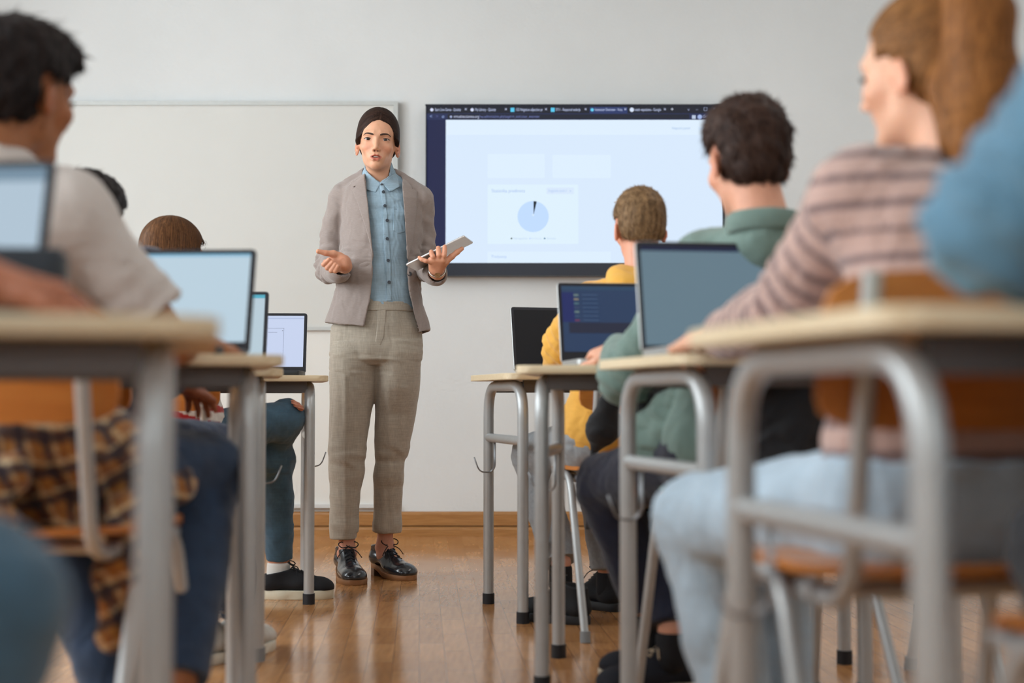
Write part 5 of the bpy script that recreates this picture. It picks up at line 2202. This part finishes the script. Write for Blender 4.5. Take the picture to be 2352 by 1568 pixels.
student('girl with long straight brown hair in ripped jeans and black white-soled sneakers',
        dict(head=hd_, neck=hd_ + A3((-0.010, -0.035, -0.155)), shL=(-1.14, 4.02, 0.93), shR=(-0.86, 4.04, 0.93), elL=(-1.18, 4.22, 0.76), wrL=(-1.05, 4.46, 0.775),
             elR=(-0.86, 4.2, 0.77), wrR=(-0.93, 4.48, 0.775), hipL=(-1.05, 4.02, 0.545), hipR=(-0.905, 4.02, 0.545), knL=P(634, 1052, 4.72),
             knR=P(655, 962, 4.64), anL=P(640, 1284, 4.79), anR=P(592, 1130, 4.82)),
        push=1.10, sock=(226, 222, 216), s=1.01, hair=('long', ((66, 42, 25), (112, 74, 44)), 3600, 0.07, 0.02, 0.06, 0.0012), top=M_ATTR, sleeves='long', top_color=red_white,
        trousers=M_JEAN, skin=(214, 150, 122), face=(0.60, 0.8, -0.05), seed=41, extra=ripped, thigh=0.078, hem_low=0.05, calf=(0.050, 0.034),
        shoes=[(-0.840, 4.765, 4, dict(L_=0.245, upper=(22, 23, 28), sole=(222, 214, 190), sole_h=0.030, lace=(18, 18, 22), collar=0.066)),
               (P(592, 1160, 4.82)[0] + 0.04, 4.86, 165, dict(L_=0.235, upper=(22, 23, 28), sole=(222, 214, 190), z=0.27, lace=(18, 18, 22)))])

# ---- boy in the yellow hoodie
he = P(1467, 520, 3.92)


def hood(root, J, R, T):
    s = Sdf()
    n = J['neck']
    s.cone(n + A3((-0.06, -0.03, 0.0)), n + A3((0.06, -0.03, 0.0)), 0.036, 0.036, 0.02)
    s.cone(n + A3((-0.05, -0.06, -0.03)), n + A3((0.05, -0.06, -0.03)), 0.045, 0.045, 0.03)
    s.cone(n + A3((-0.06, 0.03, -0.01)), n + A3((-0.06, -0.03, 0.0)), 0.026, 0.034, 0.02)
    s.cone(n + A3((0.06, 0.03, -0.01)), n + A3((0.06, -0.03, 0.0)), 0.026, 0.034, 0.02)
    s.cone(n - A3((0, 0, .1)), J['head'], 0.050, 0.050, 0.004, '-')
    sdf_obj('hood', s, 0.004, M_YEL, root, disp=lambda V, N: 0.003 * wob(V, 0.08, 5, 2))


student('boy with short light brown hair in a yellow hoodie and light grey sweatpants',
        dict(head=he, neck=he + A3((0.005, -0.02, -0.150)), shL=(0.215, 4.04, 0.925), shR=(0.485, 4.08, 0.925), elL=P(1292, 802, 4.16), wrL=P(1280, 842, 4.34),
             elR=(0.55, 4.26, 0.78), wrR=(0.42, 4.42, 0.775), hipL=(0.235, 4.12, 0.545), hipR=(0.385, 4.16, 0.545), knL=P(1225, 1048, 4.50),
             knR=(0.27, 4.56, 0.53), anL=P(1288, 1290, 4.32), anR=(0.30, 4.50, 0.13)),
        sock=(26, 26, 30), s=0.90, hair=('crop', ((84, 62, 42), (150, 118, 84)), 6000, 0.014, 0.45, 0.16, 0.0007), top=M_YEL, sleeves='long', trousers=M_GREY,
        skin=(224, 160, 132), face=(-0.18, 1, -0.06), seed=51, extra=hood, top_g=0.022, tr_g=0.014, hem_low=0.02, fold=0.008,
        shoes=[(P(1368, 1400, 4.24)[0] - 0.02, 4.21, 146, dict(L_=0.24, upper=(26, 28, 32), sole=(30, 32, 36), lace=(60, 62, 66), collar=0.10)),
               (0.33, 4.46, 120, dict(L_=0.24, upper=(26, 28, 32), sole=(30, 32, 36), lace=(60, 62, 66), collar=0.10))])

# ---- boy in the green shirt
hf = P(1712, 366, 2.86)


def shirt_collar(root, J, R, T):
    s = Sdf()
    n = J['neck'] + A3((0, 0, 0.012))
    pts = []
    for i in range(40):
        a = PI * (-0.32 + 1.64 * i / 39)
        pts.append(n + A3((math.cos(a) * 0.069, -math.sin(a) * 0.063, -0.004 + 0.006 * math.sin(a))))
    s.chain(pts, [0.0075] * 40, 0.003, flat=((0, 0, 1), 2.6))
    s.cone(n - A3((0, 0, .1)), J['head'], 0.056, 0.056, 0.003, '-')
    sdf_obj('shirt_collar', s, 0.004, M_GREEN, root)


def shirt_tail(root, J, R, T):
    shirt_collar(root, J, R, T)
    s = Sdf()
    s.cone(P(1500, 1010, 3.05), P(1590, 930, 2.98), 0.060, 0.06, 0.03)
    s.cone(P(1500, 1020, 3.05), P(1560, 1110, 3.0), 0.050, 0.035, 0.03)
    s.cone(P(1585, 1000, 2.98), P(1570, 1100, 3.0), 0.050, 0.035, 0.03)
    sdf_obj('shirt_tail', s, 0.005, M_GREEN, root, disp=lambda V, N: 0.010 * wob(V, 0.09, 15, 3))


student('boy with tousled dark brown hair in a sage green shirt and navy trousers',
        dict(head=hf, neck=hf + A3((0.030, -0.038, -0.145)), shL=P(1612, 612, 2.95), shR=P(1862, 600, 2.93), elL=P(1438, 868, 3.05), wrL=P(1424, 806, 3.26),
             hdL=P(1372, 806, 3.34), elR=(0.72, 3.14, 0.76), wrR=(0.60, 3.38, 0.78), hipL=(0.42, 2.94, 0.55), hipR=(0.60, 2.98, 0.55), knL=P(1392, 1112, 3.30),
             knR=P(1520, 1110, 3.42), anL=P(1490, 1400, 3.28), anR=P(1545, 1440, 3.22)),
        sock=(24, 24, 28), s=1.0, hair=('tousled', ((34, 22, 20), (74, 52, 42)), 5200, 0.022, 0.28, 0.22, 0.0011), top=M_GREEN, sleeves='long', trousers=M_NAVY,
        skin=(222, 162, 134), face=(-0.30, 1, -0.22), seed=61, extra=shirt_tail, top_g=0.018, hand=(1.25, 0.6), handn={'L': (0.3, 0.2, -1), 'R': (0, 0, -1)},
        shoes=[(0.445, 3.27, 197, dict(L_=0.27, upper=(24, 26, 36), sole=(214, 200, 176), lace=(214, 190, 160))),
               (0.47, 3.36, 170, dict(L_=0.27, upper=(24, 26, 36), sole=(214, 200, 176), lace=(214, 190, 160)))])

# ---- girl with a ponytail and striped top
hg = P(2118, 166, 2.05)


def stripes(V, J):
    C = np.tile(A3(L((186, 154, 144))), (len(V), 1))
    z = V[:, 2] / 0.036
    for q in 'LR':
        a, b, c = J['sh' + q], J['el' + q], J['wr' + q]
        for p0, p1 in ((a, b), (b, c)):
            d = (p1 - p0)
            ln = np.linalg.norm(d)
            t = ((V - p0) @ d) / ln
            dist = np.linalg.norm(V - p0 - np.clip(t, 0, ln)[:, None] * (d / ln), axis=1)
            near = (dist < 0.068) & (t > 0.02)
            off = 0 if p0 is a else np.linalg.norm(b - a)
            z = np.where(near, (t + off + 0.012) / 0.036, z)
    f = z % 1.0
    m = np.clip(1 - np.abs(f - 0.5) / 0.16, 0, 1) > 0.1
    return mixc(C, L((104, 84, 86)), m.astype(float) * 0.9)


def ponytail(root, J, R, T):
    s = Sdf()
    p = [T((0.0, -0.100, 0.085)), P(2215, -38, 1.955), P(2250, 40, 1.93), P(2262, 180, 1.92), P(2236, 320, 1.90), P(2208, 420, 1.89)]
    s.chain(p, [0.024, 0.032, 0.042, 0.040, 0.030, 0.008], 0.02)
    s.chain([p[2], P(2180, 200, 1.95), P(2180, 330, 1.93)], [0.034, 0.026, 0.012], 0.02)

    def flow(q):
        return np.tile(A3((-0.15, -0.05, -1.0)), (len(q), 1))
    o = hair_mesh('ponytail', root, s, 0.004, flow, ((92, 54, 24), (166, 108, 56)), n=2200, length=0.09, lift=0.03, width=0.0012, jit=0.07, seed=9, hug=0.002,
                  disp=lambda V, N: 0.003 * np.sin(np.arctan2(V[:, 1] - p[3][1], V[:, 0] - p[3][0]) * 16 + 3 * wob(V, 0.12, 4, 2)))
    mb = MB()
    c = Vector(T((0.0, -0.108, 0.092))) - root.location
    ax_ = Vector(R @ A3((0, -0.8, 0.6)))
    mb.tube([c, c + ax_ * 0.012], 0.029, 14)
    mb.build('hair_tie', mat('dark_hair_tie', (40, 30, 30), 0.8), root, smooth=True)


student('girl with a light brown ponytail in a beige top with dark stripes and pale jeans',
        dict(head=hg, neck=hg + A3((0.045, -0.035, -0.150)), shL=P(1972, 452, 1.93), shR=(0.785, 1.93, 0.945), elL=P(1812, 706, 2.10), wrL=P(1668, 768, 2.36),
             hdL=P(1600, 778, 2.46), elR=(0.86, 2.14, 0.78), wrR=(0.70, 2.40, 0.78), hipL=(0.490, 1.81, 0.525), hipR=(0.655, 1.84, 0.525), knL=P(1610, 1195, 2.22),
             knR=P(1765, 1205, 2.36), anL=P(1700, 1650, 2.16), anR=P(1790, 1600, 2.30)),
        s=0.98, hair=('pony', ((88, 56, 28), (158, 108, 62)), 2400, 0.05, 0.02, 0.06, 0.0012), top=M_ATTR, sleeves='long', top_color=stripes,
        trousers=M_JEAN_L, skin=(230, 176, 146), face=(-0.64, 0.77, -0.05), seed=71, extra=ponytail, top_g=0.014, hem_low=0.075, thigh=0.080, tr_g=0.012, rise=0.06,
        arm_r=(0.050, 0.042, 0.028),
        shoes=[(0.36, 2.08, 100, dict(upper=(220, 218, 214))), (0.44, 2.22, 95, dict(upper=(220, 218, 214)))])

# ---- person in the blue denim shirt
student('person at the picture edge in a blue denim shirt, leaning an arm on the desk',
        dict(head=(0.72, 1.26, 1.16), neck=(0.70, 1.19, 1.00), shL=(0.515, 1.13, 0.955), shR=(0.86, 1.12, 0.94), elL=(0.418, 1.20, 0.81), wrL=(0.60, 1.38, 0.785),
             elR=(0.92, 1.3, 0.80), wrR=(0.78, 1.50, 0.78), hipL=(0.60, 1.05, 0.555), hipR=(0.78, 1.07, 0.555), knL=(0.60, 1.50, 0.50),
             knR=(0.78, 1.52, 0.52), anL=(0.60, 1.42, 0.10), anR=(0.78, 1.46, 0.10)),
        s=1.0, hair=('tousled', ((50, 34, 26), (84, 58, 44)), 600, 0.03, 0.25, 0.2, 0.0016), top=M_DENS, sleeves='long', trousers=M_CHARC,
        skin=(205, 150, 120), face=(-0.1, 1, -0.2), seed=81, top_g=0.022, fold=0.008,
        shoes=[(0.60, 1.34, 90, dict()), (0.78, 1.38, 90, dict())])


# ------------------------------------------------------------------ bags
def bag(label, name, cat, pts, m, strap=None, seed=5, amp=0.010, h=0.005):
    """soft bag from blended lumps; the thing itself is the body, straps are parts"""
    c0 = A3(pts[0][0])
    e = empty(name, (c0[0], c0[1], c0[2] - 0.1), 0, label, cat)
    s = Sdf()
    for a, b, ra, rb, fl in pts:
        s.cone(a, b, ra, rb, 0.03, flat=fl)
    sdf_obj('pouch', s, h, m, e, disp=lambda V, N: amp * wob(V, 0.10, seed, 3))
    if strap:
        mb = MB()
        for q in strap:
            mb.tube([Vector(p) - e.location for p in q], 0.007, 8, fillet=0.03)
        mb.build('strap', M_BLACK, e, smooth=True)
    return e


bag('black backpack hanging behind the seat of the green-shirted boy, above the pale jeans thigh', 'backpack', 'backpack',
    [((0.50, 2.60, 0.60), (0.70, 2.64, 0.60), 0.085, 0.085, ((0, 0, 1), 1.25)), ((0.52, 2.58, 0.67), (0.68, 2.62, 0.67), 0.07, 0.07, None)], M_BLACK,
    strap=[[(0.50, 2.66, 0.70), (0.50, 2.74, 0.80), (0.50, 2.76, 0.70)], [(0.58, 2.68, 0.70), (0.58, 2.76, 0.80), (0.58, 2.78, 0.70)]], seed=6)
bag('black quilted bag lying on the lap of the green-shirted boy', 'shoulder_bag', 'bag',
    [(P(1478, 940, 3.22), P(1560, 920, 3.22), 0.055, 0.06, None), (P(1470, 985, 3.22), P(1550, 975, 3.22), 0.045, 0.045, None)], M_BLACK, seed=16)
bag('black jacket with a dangling drawstring, hung on the yellow-hoodie boy\'s chair', 'jacket', 'jacket',
    [(P(1398, 925, 3.88), P(1385, 985, 3.90), 0.030, 0.040, ((0, 1, 0), 0.5)), (P(1385, 985, 3.90), P(1362, 1040, 3.92), 0.036, 0.010, ((0, 1, 0), 0.5))],
    M_BLACK, strap=[[P(1362, 1035, 3.92), P(1352, 1120, 3.92), P(1350, 1215, 3.92)]], seed=26, amp=0.004, h=0.004)
pc = empty('pencil_case', (-0.59, 1.70, DESK_H), math.radians(10), 'dark grey pencil case standing beside the laptop on the desk closest to the viewer', 'pencil case')
MB().slab(rrect(0.11, 0.06, 0.02, 6), 0, 0.100, 0.006).build('pouch', M_CHARC, pc, angle=0.8)
MB().tube([(-0.048, 0, 0.101), (0.048, 0, 0.101)], 0.003, 8).build('zip', M_CHAR, pc, smooth=True)

# ------------------------------------------------------------------ laptops in place
LB = (196, 210, 240)
make_laptop(P(693, 800, 4.86)[0] - 0.150, 4.86, 3, 14, M_CHAR,
            [(0, 0, 1, 1, (206, 218, 246), 0.92), (0.0, 0.04, 1, 0.065, (186, 200, 232), 0.9), (0.30, 0.245, 0.78, 0.25, (150, 160, 190), 0.8),
             (0.772, 0.245, 0.776, 0.93, (150, 160, 190), 0.8), (0.755, 0.29, 0.765, 0.30, (60, 70, 100), 0.8), (0.6, 0.325, 0.70, 0.332, (150, 160, 190), 0.8)],
            'charcoal laptop with a pale lilac screen on the left row\'s desk closest to the wall')
make_laptop(P(606, 740, 3.86)[0] - 0.155, 3.84, 2, 16, M_CHAR,
            [(0, 0, 1, 1, (186, 206, 218), 0.95), (0, 0.0, 1, 0.055, (86, 178, 202), 0.9)] +
            [(0.60 + 0.06 * i, 0.085, 0.625 + 0.06 * i, 0.105, (70, 140, 165), 0.8) for i in range(5)] + [(0.25, 0.13, 0.33, 0.14, (150, 175, 190), 0.8)],
            'laptop with a cyan bar across its light screen')
make_laptop(-0.672, 2.76, -3, 15, M_CHAR, [(0, 0, 1, 1, (186, 208, 222), 0.98), (0, 0, 1, 0.03, (130, 185, 215), 0.9)],
            'laptop with a blank pale blue screen before the white T-shirt')
make_laptop(-0.735, 1.72, -4, 14, M_CHAR, [(0, 0, 1, 1, (178, 198, 214), 0.95), (0, 0, 1, 0.10, (120, 146, 166), 0.9), (0.62, 0.28, 0.70, 0.42, (150, 160, 200), 0.9)],
            'laptop cut by the picture edge, behind the bare forearm')
make_laptop(P(1172, 800, 4.62)[0] + 0.170, 4.60, 16, 12, M_SILVER, [(0, 0, 1, 1, (20, 21, 30), 0.35)],
            'silver laptop with a black switched-off screen, beside the yellow sleeve', chin=0.012)
make_laptop(P(1290, 780, 3.54)[0] + 0.160, 3.56, 8, 16, M_SILVER,
            [(0, 0, 1, 1, (40, 60, 92), 0.95), (0, 0.0, 1, 0.06, (44, 70, 98), 0.9), (0, 0.10, 0.10, 0.55, (30, 40, 96), 0.95), (0.05, 0.56, 0.68, 0.72, (38, 42, 62), 0.9),
             (0.62, 0.56, 0.84, 0.64, (76, 42, 96), 0.9), (0.42, 0.735, 0.52, 0.765, (96, 128, 138), 0.9), (0.54, 0.735, 0.66, 0.765, (96, 128, 138), 0.9)] +
            [(0.10, 0.13 + 0.065 * i, 0.14, 0.155 + 0.065 * i, c, 0.9) for i, c in enumerate([(110, 130, 128), (140, 130, 110), (80, 110, 120), (60, 70, 100), (110, 130, 128), (60, 80, 110), (110, 52, 86)])] +
            [(0.17, 0.135 + 0.065 * i, 0.30, 0.150 + 0.065 * i, (62, 84, 116), 0.9) for i in range(7)],
            'silver laptop with a dark blue screen, touched by the green-sleeved hand', chin=0.030)
make_laptop(P(1478, 760, 2.70)[0] + 0.168, 2.74, 9, 13, M_SILVER, [(0, 0, 1, 1, (104, 128, 142), 0.9), (0, 0, 1, 0.05, (24, 30, 62), 0.9)],
            'silver laptop with a plain grey-blue screen, in front of the green shirt', W=0.345, HL=0.225, chin=0.014)
